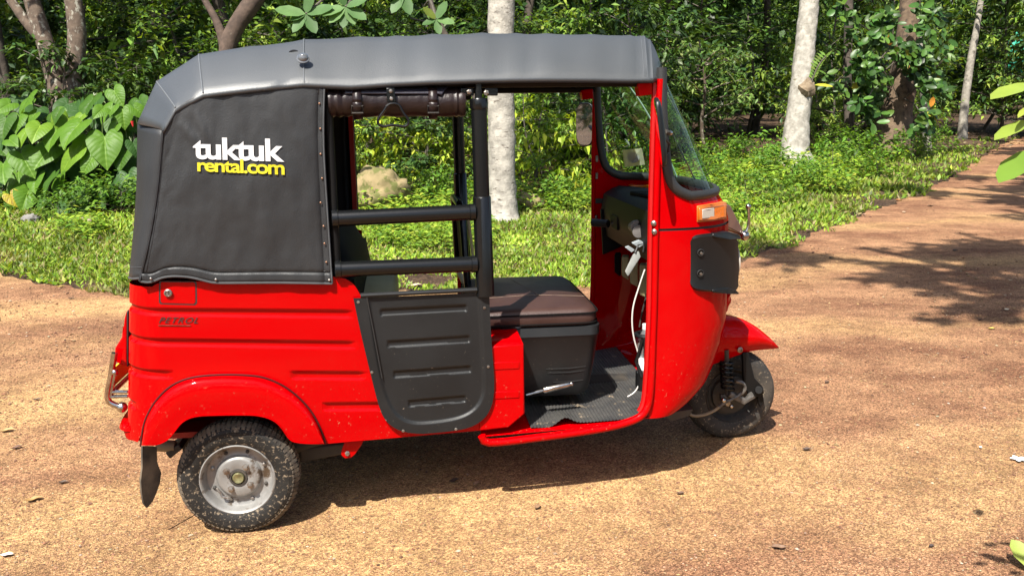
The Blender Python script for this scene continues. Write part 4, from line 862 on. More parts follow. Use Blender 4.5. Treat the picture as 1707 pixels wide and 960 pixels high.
for x, zt, zl, w_ in st: rows.append([(x, -w_, zl), (x, -w_, lerp(zl, zt, .5) if 0 else zl+(zt-zl)*.55), (x, -w_*.93, zl+(zt-zl)*.78), (x, -w_*.70, zt-.012), (x, -w_*.35, zt-.002), (x, 0, zt)])
for T_, B_ in zip(tops, bots):
    w_ = abs(B_[1]); x = T_[0]; zt, zl = T_[2], B_[2]; xb = B_[0]
    rows.append([(xb, -w_, zl), (lerp(xb, x, .55), -w_*.98, zl+(zt-zl)*.55), (lerp(xb, x, .78), -w_*.88, zl+(zt-zl)*.78), (lerp(xb, x, .95), -w_*.60, zt-.010*min(1, w_/.06)), (x, -w_*.3, zt-.002), (x, 0, zt)])
b = MB(); rows = [list(resample(np.array([r[i] for r in rows], float), 30)) for i in range(6)]; rows = list(map(list, zip(*rows))); rows = half_to_full(rows); b.grid(rows); fm = b.build('front_mudguard', M_RED, car, ang=60, solid=.004)
b = MB(); b.lathe([(.013, 0), (.012, .004), (.007, .006), (.006, .003), (.0005, .003)], U(1233.5, 583, 'y', -.106), (0, -1, 0), 14); b.build('mudguard_bolt', M_STEEL, fm)
b = MB(); b.hexa([U(*p, 'y', -.25) for p in ((1102, 690), (1155, 682), (1150, 692), (1120, 702))], [U(*p, 'y', -.25)+np.array((0, .4, 0)) for p in ((1102, 690), (1155, 682), (1150, 692), (1120, 702))]); b.build('front_crossmember', M_DARK, car)
# holder for the bottle, on the near door pillar
bc_ = U(1076, 588, 'y', -.405); bx, by = bc_[0], bc_[1]; zt_, zl_ = U(1074, 570, 'y', by)[2], U(1074, 640, 'y', by)[2]
b = MB(); b.lathe([(.0005, zl_-.02), (.034, zl_-.02), (.036, zl_), (.036, zl_+.05)], (bx, by, 0), (0, 0, 1), 24); b.tube([(bx+.038*math.cos(a), by+.038*math.sin(a), zt_+.03) for a in np.linspace(0, 2*math.pi, 25)[:-1]], .008, 8, closed=True)
b.tube([(bx-.02, by-.032, zl_+.04), (bx-.036, by-.006, (zl_+zt_)/2+.01), (bx-.02, by-.032, zt_+.02)], .008, 8); b.tube([(bx+.0, by-.037, zl_+.04), (bx-.012, by-.036, zt_+.03)], .011, 8); b.build('bottle_holder', M_HLAMP, car)

# ------------------------------------------------------------------ loose things in the rickshaw
b = MB(); z0 = zl_-.012
b.lathe([(.0005, z0), (.028, z0), (.0315, z0+.008), (.0315, z0+.05), (.030, z0+.055), (.0315, z0+.06), (.0315, z0+.13), (.030, z0+.135), (.0315, z0+.14), (.0315, z0+.17), (.026, z0+.20), (.015, z0+.222), (.0125, z0+.232)], (bx, by, 0), (0, 0, 1), 28)
bt = tag(empty('water_bottle', (0, 0, 0)), 'clear plastic water bottle standing in the holder inside the cab', 'bottle'); b.build('bottle_body', M_BOTTLE, bt)
b = MB(); b.lathe([(.0145, z0+.23), (.0145, z0+.250), (.0005, z0+.251)], (bx, by, 0), (0, 0, 1), 20); b.build('bottle_cap', M_WHITE, bt)
b = MB(); b.lathe([(.0319, z0+.075), (.0319, z0+.125)], (bx, by, 0), (0, 0, 1), 28); b.build('bottle_label', mat('bottle_label', (.55, .6, .63), rough=.4), bt)
b = MB(); b.tube([U(*p, 'y', -.42) for p in smooth_curve([(1075, 449), (1070, 463), (1063, 485), (1056.5, 505), (1053.5, 525), (1054, 548), (1058, 570), (1065, 591), (1066, 612), (1067, 630), (1064, 645), (1057, 655), (1046, 661)], 44)], .0029, 8)
tag(b.build('charging_cable', M_CABLE, None), 'thin white cable dangling from the dashboard to the rubber mat', 'cable')
b = MB(); q = [U(*p, 'y', -.26) for p in ((1055, 424), (1063, 419), (1066, 428), (1046, 460), (1041.5, 452))]; b.hexa(q, [v+np.array((.006, .003, 0)) for v in q])
tg = tag(b.build('key_tag', M_CARD, None, bevel=.001), 'pale tag hanging below the handlebar grip', 'tag')
b = MB(); b.tube([U(1059, 421, 'y', -.262), U(1064, 408, 'y', -.255), U(1074, 407, 'y', -.25), U(1072, 420, 'y', -.25)], .004, 6); b.build('tag_cord', M_RUBBER, tg)
b = MB(); q = [U(*p, 'y', -.25) for p in ((1042, 412.5), (1048, 410.5), (1058, 417), (1053, 421))]; b.hexa(q, [v+np.array((.004, .02, 0)) for v in q]); q = [U(*p, 'y', -.24) for p in ((1054, 406), (1066, 401), (1077, 406), (1065, 413))]; b.hexa(q, [v+np.array((.004, .03, 0)) for v in q])
tag(b.build('folded_card', mat('blue_grey_card', (.24, .27, .285), rough=.5), None, bevel=.001), 'pale folded card tucked beneath the grey throttle grip', 'card')
# ribbed rubber mat on the floor
mo_px = [(884, 722), (893, 716), (906, 713), (930, 703), (942, 701), (955, 708), (975, 713), (1000, 712), (1030, 706), (1060, 695), (1073, 686), (1076, 668)]
xs = np.linspace(1.035, 1.60, 170); rows = []
def mat_near(x):
    return ynear(min(x, 1.47))+.022+.32*max(0, (x-1.43)/.17)**2.2
for i, x in enumerate(xs):
    row = []
    for y in np.r_[np.linspace(mat_near(x), mat_near(x)+.16, 10), np.linspace(mat_near(x)+.2, .44, 10)]:
        t = max(0, 1-(y-mat_near(x))/.15); z = .2945+.024*t*math.exp(-((x-1.165)/.035)**2)-.006*t*math.exp(-((x-1.10)/.04)**2)+.004*pnoise(Vector((x*6, y*5, 0)))
        row.append((x, y, z+(.0022 if (i//2) % 2 else 0)+.012*max(0, (x-1.5)/.1)))
    rows.append(row)
b = MB(); b.grid(rows); tag(b.build('rubber_mat', M_MAT, None, ang=20), 'black ribbed rubber mat with a raised fold on the cab floor', 'floor mat')
# ================================================================== SETTING
def np_mesh(name, V, F, m, parent=None, tint=None, smooth=True):
    """V (n,3), F list of (k,4)/(k,3) index array, tint per vertex (n,3)"""
    me = bpy.data.meshes.new(name); V = np.asarray(V, np.float32); k = F.shape[1]
    me.vertices.add(len(V)); me.vertices.foreach_set('co', V.ravel()); me.loops.add(F.size); me.loops.foreach_set('vertex_index', F.astype(np.int32).ravel())
    me.polygons.add(len(F)); me.polygons.foreach_set('loop_start', np.arange(0, F.size, k, dtype=np.int32)); me.polygons.foreach_set('use_smooth', np.full(len(F), smooth))
    if tint is not None:
        a = me.color_attributes.new('tint', 'FLOAT_COLOR', 'POINT'); a.data.foreach_set('color', np.c_[tint, np.ones(len(tint))].astype(np.float32).ravel())
    me.update(calc_edges=True); me.validate(); me.materials.append(m)
    o = bpy.data.objects.new(name, me); COL.objects.link(o)
    if parent is not None: o.parent = parent
    return o
def unit(a): return a/np.maximum(1e-9, np.linalg.norm(a, axis=-1, keepdims=True))
def leaf_arrays(P, D, Nn, L, W, tint, shape='fold', fold=.18, droop=.15):
    """leaf blades: base P, direction D, upper side Nn"""
    n = len(P); D = unit(D); Sd = unit(np.cross(D, Nn)); Nn = np.cross(Sd, D); L = L[:, None]; W = W[:, None]
    if shape == 'quad':
        V = np.stack([P, P+D*L*.45-Sd*W*.5, P+D*L-Nn*L*droop, P+D*L*.45+Sd*W*.5], 1); F = np.array([[0, 1, 2, 3]])
    elif shape == 'fold':
        mid = P+D*L*.5-Nn*W*fold
        V = np.stack([P, P+D*L*.42-Sd*W*.5, P+D*L-Nn*L*droop, P+D*L*.42+Sd*W*.5, mid], 1); F = np.array([[0, 1, 2, 4], [0, 4, 2, 3]])
    else:                                                 # 'oval': rounder blade, eight outline points and a midrib
        V = np.stack([P, P+D*L*.22-Sd*W*.36, P+D*L*.58-Sd*W*.5-Nn*L*droop*.3, P+D*L*.86-Sd*W*.30-Nn*L*droop*.7, P+D*L-Nn*L*droop, P+D*L*.86+Sd*W*.30-Nn*L*droop*.7, P+D*L*.58+Sd*W*.5-Nn*L*droop*.3, P+D*L*.22+Sd*W*.36,
                      P+D*L*.40-Nn*W*fold, P+D*L*.72-Nn*W*fold-Nn*L*droop*.5], 1)
        F = np.array([[0, 1, 2, 8], [8, 2, 3, 9], [9, 3, 4, 4], [0, 8, 6, 7], [8, 9, 5, 6], [9, 4, 5, 5]])
        F = np.array([[0, 1, 2, 8], [8, 2, 3, 9], [0, 8, 6, 7], [8, 9, 5, 6], [9, 3, 4, 5]])
    k = V.shape[1]; V = V.reshape(-1, 3); F = (F[None]+(np.arange(n)*k)[:, None, None]).reshape(-1, F.shape[1]); T = np.repeat(tint, k, 0)
    return V, F, T
def tints(n, cols, jit=.18, wts=None):
    cols = np.array(cols, float); i = RNG.choice(len(cols), n, p=wts); return np.clip(cols[i]*(1+RNG.normal(0, jit, (n, 1))), .002, 1)*(1+RNG.normal(0, .06, (n, 3)))
M_LEAF = mat('leaf', (1.12, 1.12, 1.1), (.88, .9, .85), scale=9, rough=.5, vcol='tint', transl=.30, spec=.22)
M_GLOSS = mat('glossy_leaf', (1.1, 1.1, 1.1), (.85, .88, .82), scale=6, rough=.40, vcol='tint', transl=.2, spec=.28)
M_LITTER = mat('dry_leaf', (1, 1, 1), (.6, .58, .55), scale=25, rough=.7, vcol='tint')
M_BARKD = mat('dark_bark', (.030, .022, .016), (.07, .055, .042), scale=9, rough=.9, bump=1.5, bscale=30)
M_TWIG = mat('twig_bark', (.05, .042, .032), (.10, .085, .065), scale=14, rough=.85, bump=.8, bscale=40)

# ---- the ground sheet and the gravel drive
EDGE_PX = [(-330, 425), (-120, 440), (0, 455), (50, 469), (100, 480), (160, 488), (220, 494), (400, 494), (600, 490), (800, 484), (985, 474), (1120, 462), (1235, 440), (1290, 417), (1350, 394), (1400, 375), (1450, 354), (1500, 336), (1540, 319), (1580, 300), (1612, 281), (1636, 264), (1656, 250), (1674, 240), (1690, 234)]
EDGE = np.array([G(*p)[:2] for p in EDGE_PX]); EDGE = np.vstack([[EDGE[0]+np.array((-8, 1.0))], EDGE, [EDGE[-1]+np.array((9, 8.0))]])
def edge_y(x):
    x = np.asarray(x, float); j = .045*np.sin(x*5.1)+.03*np.sin(x*13.7+1)+.025*np.sin(x*31+2)
    return np.interp(x, EDGE[:, 0], EDGE[:, 1])+j
def grid_mesh(name, X, Y, Z, m):
    ny, nx = X.shape; V = np.stack([X, Y, Z], -1).reshape(-1, 3); i = np.arange(ny*nx).reshape(ny, nx)
    F = np.stack([i[:-1, :-1], i[:-1, 1:], i[1:, 1:], i[1:, :-1]], -1).reshape(-1, 4); return np_mesh(name, V, F, m)
def ground_mat(name, cols, blotch, grain, bump, rough=.95, stretch=(1, 1, 1), sand=None):
    M = bpy.data.materials.new(name); M.use_nodes = True; nt = M.node_tree; N = nt.nodes; L = nt.links; b = N['Principled BSDF']; b.inputs['Roughness'].default_value = rough; b.inputs['Specular IOR Level'].default_value = .2
    tc = N.new('ShaderNodeTexCoord')
    def noise(scale, detail=7, ro=.62, st=None, dist=0):
        n = N.new('ShaderNodeTexNoise'); n.inputs['Scale'].default_value = scale; n.inputs['Detail'].default_value = detail; n.inputs['Roughness'].default_value = ro; n.inputs['Distortion'].default_value = dist
        if st: mp = N.new('ShaderNodeMapping'); mp.inputs['Scale'].default_value = st; L.new(tc.outputs['Object'], mp.inputs[0]); L.new(mp.outputs[0], n.inputs['Vector'])
        else: L.new(tc.outputs['Object'], n.inputs['Vector'])
        return n.outputs['Fac']
    def rng(x, a, c, lo, hi):
        m = N.new('ShaderNodeMapRange'); m.inputs['From Min'].default_value = a; m.inputs['From Max'].default_value = c; m.inputs['To Min'].default_value = lo; m.inputs['To Max'].default_value = hi; L.new(x, m.inputs[0]); return m.outputs[0]
    def mixc(f, A, B, blend='MIX'):
        m = N.new('ShaderNodeMix'); m.data_type = 'RGBA'; m.blend_type = blend
        for k, v in (('Factor', f), ('A', A), ('B', B)):
            if isinstance(v, (int, float)): m.inputs[k].default_value = v if k == 'Factor' else (v, v, v, 1)
            elif isinstance(v, tuple): m.inputs[k].default_value = (*v, 1)
            else: L.new(v, m.inputs[k])
        return m.outputs['Result']
    def mth(op, x, y):
        m = N.new('ShaderNodeMath'); m.operation = op
        for k, v in ((0, x), (1, y)):
            if isinstance(v, (int, float)): m.inputs[k].default_value = v
            else: L.new(v, m.inputs[k])
        return m.outputs[0]
    base = mixc(rng(noise(blotch, 8, .66, stretch), .38, .62, 0, 1), cols[0], cols[1])
    grainf = 1.0
    if sand:                                              # fine yellow sand in wandering bands, loose red gravel elsewhere
        sx = N.new('ShaderNodeSeparateXYZ'); L.new(tc.outputs['Object'], sx.inputs[0])
        wander = mth('ADD', sx.outputs['Y'], mth('MULTIPLY', noise(.55, 3, .5), 2.2)); wander = mth('ADD', wander, mth('MULTIPLY', sx.outputs['X'], -.10))
        band = mth('SINE', mth('MULTIPLY', wander, 3.3), 0.0); band = rng(band, -.7, .9, 0, 1)
        m_ = mth('ADD', mth('MULTIPLY', band, .55), mth('MULTIPLY', rng(noise(.8, 6, .6, (.6, 1.6, 1)), .33, .66, 0, 1), .65)); m_ = mth('SUBTRACT', m_, rng(sx.outputs['X'], .8, 4.0, -.10, .36)); m_ = mth('SUBTRACT', m_, rng(sx.outputs['Y'], -.2, -1.2, 0, .20)); m_ = rng(m_, .36, .96, 0, .92)
        m_ = mth('MULTIPLY', m_, rng(noise(26, 6, .7), .36, .6, .35, 1.0))
        base = mixc(m_, base, sand); grainf = rng(m_, 0, 1, 1.0, .72)
    v = N.new('ShaderNodeTexVoronoi'); v.inputs['Scale'].default_value = grain; L.new(tc.outputs['Object'], v.inputs['Vector'])
    sv = N.new('ShaderNodeSeparateColor'); L.new(v.outputs['Color'], sv.inputs[0])
    r2 = N.new('ShaderNodeValToRGB'); e = r2.color_ramp.elements; e[0].position = 0; e[0].color = (.40, .35, .33, 1); e[1].position = 1; e[1].color = (1.85, 1.82, 1.75, 1); q = e.new(.55); q.color = (.98, .95, .92, 1); L.new(sv.outputs[0], r2.inputs[0])
    col = mixc(grainf, base, mixc(1.0, base, r2.outputs[0], 'MULTIPLY'))
    n3 = noise(grain*.4, 8, .78); col = mixc(1.0, col, rng(n3, .32, .68, .66, 1.34), 'MULTIPLY'); col = mixc(1.0, col, rng(noise(7, 5, .6), .35, .65, .84, 1.14), 'MULTIPLY'); L.new(col, b.inputs['Base Color'])
    h = mth('ADD', mth('ADD', v.outputs['Distance'], n3), mth('MULTIPLY', noise(14, 6, .6), 3.0))
    bp = N.new('ShaderNodeBump'); bp.inputs['Strength'].default_value = 1; bp.inputs['Distance'].default_value = bump; L.new(h, bp.inputs['Height']); L.new(bp.outputs[0], b.inputs['Normal']); return M
xs = np.r_[-140, -90, -60, np.arange(-40, 60, .8), 70, 100, 140, 200]; ysq = np.r_[-60, -30, -16, np.arange(-10, 45, .5), 50, 60, 80, 110, 160, 240]
X, Y = np.meshgrid(xs, ysq); Z = terr(X, np.minimum(Y, 60))+.03*np.sin(X*.9+Y*.4)*np.clip((Y-7)/4, 0, 1)*np.clip((40-np.abs(X))/5, 0, 1)*np.where(Y > edge_y(X)+.5, 1, 0); Z = Z-.05*np.clip((edge_y(X)+.25-Y)/.6, 0, 1)
gr = grid_mesh('ground', X, Y, Z, ground_mat('soil', ((.045, .028, .018), (.085, .055, .034)), 1.3, 60, .012)); tag(gr, kind='structure')
cx = np.r_[np.arange(-16, -4, .12), np.arange(-4, 12, .035), np.arange(12, 40, .15)]; tt_ = np.r_[np.linspace(0, .6, 18)[:-1], np.linspace(.6, 1, 26)]
yb = edge_y(cx); y0 = np.maximum(-12, np.minimum((cx-7.5)*1.02-3.0, yb-3.0)); Yd = y0[None]+(yb-y0)[None]*tt_[:, None]; Xd = np.repeat(cx[None], len(tt_), 0)
dr_ = grid_mesh('gravel_drive', Xd, Yd, terr(Xd, Yd)+.004+.004*np.sin(Xd*3.1)*np.sin(Yd*2.3)*np.clip((Yd-1.2)/1, 0, 1), ground_mat('laterite_gravel', ((.150, .072, .040), (.300, .168, .092)), 1.5, 200, .0045, stretch=(.8, 1.4, 1), sand=(.43, .28, .125))); tag(dr_, kind='structure')
# loose stones on the drive
def in_view(P, pad=60, ymax=PH+40):
    q = (P-CAM) @ AX.T; px = PW/2+FOC*q[:, 0]/q[:, 2]; py = PH/2-FOC*q[:, 1]/q[:, 2]; return (q[:, 2] > .3) & (px > -pad) & (px < PW+pad) & (py > -pad) & (py < ymax)
ICO = np.array([(0, 0, 1), (.89, 0, .45), (.28, .85, .45), (-.72, .53, .45), (-.72, -.53, .45), (.28, -.85, .45), (.0, 0, -.5)]); ICF = np.array([(0, 1, 2), (0, 2, 3), (0, 3, 4), (0, 4, 5), (0, 5, 1), (6, 2, 1), (6, 3, 2), (6, 4, 3), (6, 5, 4), (6, 1, 5)])
n = 60000; px_, py_ = RNG.uniform(-30, PW+30, n), PH+20-(PH-330)*RNG.beta(1.0, 1.35, n)
d_ = (AX.T @ np.stack([(px_-PW/2)/FOC, (PH/2-py_)/FOC, np.ones(n)])).T; t0 = -CAM[2]/d_[:, 2]; P = CAM+d_*t0[:, None]
ok = (P[:, 1] < edge_y(P[:, 0])-.02) & (np.abs(P[:, 1]) < 9); P = P[ok]; P[:, 2] = terr(P[:, 0], P[:, 1])+.004
dist = np.linalg.norm(P-CAM, axis=1); n = len(P); r = np.clip(RNG.lognormal(-5.8, .42, n), .0014, .011)*np.clip(dist/4, .8, 2.0)
ang = RNG.uniform(0, 6.28, n); c_, s_ = np.cos(ang), np.sin(ang); sc3 = RNG.uniform(.6, 1.25, (n, 3))*np.array((1.15, .9, .75)); v = ICO[None]*sc3[:, None]*r[:, None, None]*RNG.uniform(.8, 1.2, (n, 7, 1))
V = np.stack([v[..., 0]*c_[:, None]-v[..., 1]*s_[:, None], v[..., 0]*s_[:, None]+v[..., 1]*c_[:, None], v[..., 2]], -1)+P[:, None]
T = tints(n, [(.21, .105, .055), (.32, .20, .105), (.26, .14, .075), (.14, .065, .04), (.38, .30, .20)], .2, [.33, .3, .22, .1, .05])
st_ = np_mesh('gravel', V.reshape(-1, 3), (ICF[None]+(np.arange(n)*7)[:, None, None]).reshape(-1, 3), mat('stone', (1, 1, 1), (.7, .66, .62), scale=120, rough=.9, vcol='tint'), tint=np.repeat(T, 7, 0), smooth=False); tag(st_, kind='stuff')

# ---- verge: grass blades and creeping leaves
def scatter(n, px0, px1, r0, r1, keep):
    px_, py_ = RNG.uniform(px0, px1, n), RNG.uniform(r0, r1, n); d_ = (AX.T @ np.stack([(px_-PW/2)/FOC, (PH/2-py_)/FOC, np.ones(n)])).T
    t = -CAM[2]/np.minimum(-.02, d_[:, 2])
    for _ in range(12): Q = CAM+d_*t[:, None]; t = t+(Q[:, 2]-terr(Q[:, 0], Q[:, 1]))/(-d_[:, 2]+.045*d_[:, 1])*.9
    Q = CAM+d_*t[:, None]; Q[:, 2] = terr(Q[:, 0], Q[:, 1]); return Q[keep(Q)]
VE = np.array([G(*p)[:2] for p in ((-300, 340), (0, 346), (220, 350), (560, 338), (700, 337), (1000, 325), (1200, 272), (1300, 266), (1450, 264), (1560, 259), (1640, 236), (1680, 227))]); VD = VE[:, 1]-np.interp(VE[:, 0], EDGE[:, 0], EDGE[:, 1])
def vdepth(x): return np.interp(x, VE[:, 0], VD)
def on_verge(Q, lo=-.06, hi=0.0):
    e = Q[:, 1]-edge_y(Q[:, 0]); jj = .10*np.sin(Q[:, 0]*2.1)+.08*np.sin(Q[:, 0]*6.3+Q[:, 1]*3); return (e > lo+jj*.8) & (e < vdepth(Q[:, 0])+hi+3*jj)
Q = scatter(190000, -60, PW+20, 232, 500, on_verge); n = len(Q)
patch = np.array([pnoise(Vector((q[0]*.8, q[1]*.8, 3.0))) for q in Q]); e_ = Q[:, 1]-edge_y(Q[:, 0]); bare = RNG.random(n) < np.clip(.62-.7*e_-.9*patch, 0, .85)+np.clip(.25-1.6*np.array([pnoise(Vector((q[0]*1.9, q[1]*1.9, 31.0))) for q in Q])-.35, 0, .5); Q, patch, e_ = Q[~bare], patch[~bare], e_[~bare]; n = len(Q); dist = np.linalg.norm(Q-CAM, axis=1)
D = np.stack([RNG.normal(0, .5, n), RNG.normal(0, .5, n), RNG.uniform(.4, 1.2, n)], 1); Nn = unit(np.stack([RNG.normal(0, .4, n), RNG.normal(-.2, .4, n), np.ones(n)], 1))
Lg = RNG.uniform(.022, .065, n)*np.clip(dist/6.5, .9, 2.2)*(1+.35*patch); Wg = np.where(RNG.random(n) < .55, RNG.uniform(.005, .010, n), RNG.uniform(.013, .026, n))*np.clip(dist/6.5, .9, 2.4)
T = tints(n, [(.14, .225, .022), (.21, .29, .03), (.09, .165, .02), (.24, .26, .055), (.27, .22, .11)], .2, [.34, .32, .14, .13, .07])
_dry = np.clip(np.array([pnoise(Vector((q[0]*1.3+40, q[1]*1.3, 2.0))) for q in Q])*2.2-.35, 0, .75)[:, None]*(RNG.random((n, 1)) < .7); T = T*(1-_dry)+np.array((.24, .185, .095))*_dry
T = 1.15*T*np.clip(.85+.55*np.array([pnoise(Vector((q[0]*.9, q[1]*.9, 12.0)))+.6*pnoise(Vector((q[0]*2.7, q[1]*2.7, 5.0))) for q in Q]), .45, 1.35)[:, None]
V, F, T2 = leaf_arrays(Q, D, Nn, Lg, Wg, T, 'quad', droop=.25); gs = np_mesh('grass', V, F, M_LEAF, tint=T2); tag(gs, kind='stuff')
# taller broad-leaved ground cover in drifts
Q = scatter(30000, -60, PW, 236, 470, lambda Q: on_verge(Q, .6, .9)); pt = np.array([pnoise(Vector((q[0]*.55, q[1]*.55, 9.0))) for q in Q]); e_ = Q[:, 1]-edge_y(Q[:, 0])
Q = Q[pt+np.clip((e_-2.0)/4, -.3, .45)+np.where(Q[:, 0] > 3.5, .30, -.15)-np.clip((1.7-e_)*.5, 0, 1) > .14]; n = len(Q); k = 5; dist = np.linalg.norm(Q-CAM, axis=1); hh = RNG.uniform(.04, .30, (n, 1))*np.clip(dist/9, .7, 1.4)[:, None]
B = np.repeat(Q, k, 0)+np.c_[RNG.normal(0, .035, (n*k, 2)), (RNG.uniform(.25, 1, (n, k))*hh).reshape(-1)]
az = RNG.uniform(0, 6.28, n*k); D = np.stack([np.cos(az), np.sin(az), RNG.uniform(-.35, .5, n*k)], 1); Nn = np.stack([RNG.normal(0, .3, n*k), RNG.normal(-.25, .3, n*k), np.ones(n*k)], 1); dd = np.repeat(np.clip(dist/9, .75, 1.7), k)
T = tints(n*k, [(.12, .21, .02), (.19, .285, .028), (.075, .145, .02), (.25, .30, .035)], .18, [.36, .32, .18, .14]); V, F, T2 = leaf_arrays(B, D, Nn, RNG.uniform(.045, .085, n*k)*dd, RNG.uniform(.02, .036, n*k)*dd, T, 'fold', droop=.2)
gc = np_mesh('ground_cover', V, F, M_LEAF, tint=T2); tag(gc, kind='stuff')
# dead leaves under the trees and a sprinkling on the verge
Q = scatter(16000, -60, PW, 215, 420, lambda Q: (Q[:, 1] > edge_y(Q[:, 0])+vdepth(Q[:, 0])-1.2) & (np.linalg.norm(Q-CAM, axis=1) < 32)); n = len(Q); az = RNG.uniform(0, 6.28, n)
T = tints(n, [(.14, .075, .035), (.22, .13, .06), (.09, .05, .03), (.28, .2, .11)], .25); V, F, T2 = leaf_arrays(Q+np.array((0, 0, .015)), np.stack([np.cos(az), np.sin(az), RNG.normal(0, .25, n)], 1), np.stack([RNG.normal(0, .4, n), RNG.normal(0, .4, n), np.ones(n)], 1), RNG.uniform(.07, .16, n), RNG.uniform(.03, .07, n), T, 'fold')
ll = np_mesh('leaf_litter', V, F, M_LITTER, tint=T2); tag(ll, kind='stuff')

# ---- plant builders
def branchy(seed, height, spread, n_main, n_twig, trunk_r, up=.6, fork=.25, lean=(0, 0)):
    """woody skeleton: returns tubes [(points, r0, r1)] and twig lines for the leaves"""
    rg = np.random.default_rng(seed); tubes, twigs = [], []
    top = np.array((lean[0]*height, lean[1]*height, height*.8)); ctrl = [np.zeros(3)]+[top*t+np.r_[rg.normal(0, .04*height, 2), 0] for t in (.3, .6, 1.0)]
    tr = smooth_curve(ctrl, 10, 2); tubes.append((tr, trunk_r, trunk_r*.35))
    for i in range(n_main):
        t = fork+(1-fork)*(i+.5)/n_main; b0 = tr[min(9, int(t*9))]; az = i*2.4+rg.uniform(-.5, .5); ln = spread*(1.1-.55*t)*rg.uniform(.75, 1.15); dv = np.array((math.cos(az), math.sin(az), up*rg.uniform(.4, 1.4)))
        br = smooth_curve([b0, b0+dv*ln*.5+rg.normal(0, .05*ln, 3), b0+dv*ln*np.array((1, 1, .75))+rg.normal(0, .06*ln, 3)], 8, 2); tubes.append((br, trunk_r*.38, trunk_r*.10))
        for j in range(n_twig):
            s = rg.uniform(.25, 1.0); q = br[min(7, int(s*7))]; a2 = az+rg.uniform(-1.5, 1.5); l2 = ln*rg.uniform(.25, .6)
            d2 = np.array((math.cos(a2), math.sin(a2), rg.uniform(-.15, .7))); tw = smooth_curve([q, q+d2*l2*.55, q+d2*l2+np.array((0, 0, -.18*l2))], 6, 1); twigs.append(tw); tubes.append((tw, trunk_r*.10, trunk_r*.04))
        twigs.append(br[4:])
    twigs.append(tr[6:]); return tubes, twigs
def foliage(seed, twigs, per, L, W, cols, wts=None, shape='fold', spread=.9, updir=.35, droop=.2, jit=.2, offs=.05):
    rg = np.random.default_rng(seed+1); P, D, Nn = [], [], []
    for tw in twigs:
        m_ = len(tw)
        for k in range(per):
            s = rg.uniform(.1, 1)*(m_-1); i = min(m_-2, int(s)); q = tw[i]+(tw[i+1]-tw[i])*(s-i); t = tw[i+1]-tw[i]; t = t/max(1e-6, np.linalg.norm(t)); a = rg.uniform(0, 6.28)
            sd = np.array((math.cos(a), math.sin(a), updir*rg.normal(0, 1)-droop)); D.append(t*.5+sd*spread); P.append(q+rg.normal(0, offs, 3)); Nn.append(np.array((rg.normal(0, .35), rg.normal(-.25, .35), 1)))
    n = len(P); return leaf_arrays(np.array(P), np.array(D), np.array(Nn), L*rg.uniform(.65, 1.2, n), W*rg.uniform(.7, 1.2, n), tints(n, cols, jit, wts), shape, droop=droop)
def wood_mesh(tubes, n=7):
    b = MB()
    for pts, r0, r1 in tubes: b.tube(pts, list(np.linspace(r0, r1, len(pts))), n if r0 > .012 else 4)
    return b
def make_plant(name, seed, height, spread, n_main, n_twig, trunk_r, per, L, W, cols, label, cat, wts=None, shape='fold', m=None, bark=None, up=.6, fork=.25, spread_l=.9, droop=.2, lean=(0, 0), parts=('branches', 'leaves'), group=None, jit=.2):
    root = tag(empty(name), label, cat, group); tubes, twigs = branchy(seed, height, spread, n_main, n_twig, trunk_r, up, fork, lean)
    wood_mesh(tubes).build(parts[0], bark or M_TWIG, root, ang=80); V, F, T = foliage(seed, twigs, per, L, W, cols, wts, shape, spread_l, droop=droop, jit=jit); np_mesh(parts[1], V, F, m or M_LEAF, root, T); return root
def copy_tree(o, parent=None):
    c = o.copy(); COL.objects.link(c); c.parent = parent
    for ch in list(o.children): copy_tree(ch, c)
    return c
def put(o, p, rz=0., s=1., sz=None): o.location = tuple(map(float, p)); o.rotation_euler = (0, 0, rz); o.scale = (s, s, sz or s); return o
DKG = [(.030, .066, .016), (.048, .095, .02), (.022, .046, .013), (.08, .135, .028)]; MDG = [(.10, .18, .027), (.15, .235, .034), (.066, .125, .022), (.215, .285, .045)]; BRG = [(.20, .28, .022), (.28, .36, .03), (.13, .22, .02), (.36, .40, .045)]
protos = {}
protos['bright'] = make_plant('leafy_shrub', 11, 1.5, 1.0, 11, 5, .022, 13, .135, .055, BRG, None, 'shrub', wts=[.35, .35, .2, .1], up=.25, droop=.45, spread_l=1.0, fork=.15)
protos['dark'] = make_plant('thicket_shrub', 12, 2.4, 1.3, 14, 6, .03, 16, .16, .065, DKG, None, 'shrub', m=M_GLOSS, up=.35, fork=.08)
protos['mid'] = make_plant('thicket_shrub', 13, 2.6, 1.35, 14, 6, .03, 17, .12, .05, MDG, None, 'shrub', up=.4, fork=.08, droop=.3)
protos['fine'] = make_plant('thicket_shrub', 14, 2.2, 1.2, 14, 7, .025, 22, .075, .032, MDG[:3]+DKG[1:2], None, 'shrub', up=.45, fork=.08)
protos['herb'] = make_plant('leafy_herb', 15, .55, .42, 8, 4, .008, 9, .09, .038, [(.09, .18, .02), (.13, .23, .025), (.06, .13, .018)], None, 'plant', up=.6, fork=.1)
protos['canopy'] = make_plant('canopy_tree', 16, 8.5, 3.3, 15, 8, .13, 15, .30, .15, DKG, None, 'tree', up=.15, fork=.62, m=M_GLOSS, bark=M_BARKD, parts=('trunk', 'crown'))
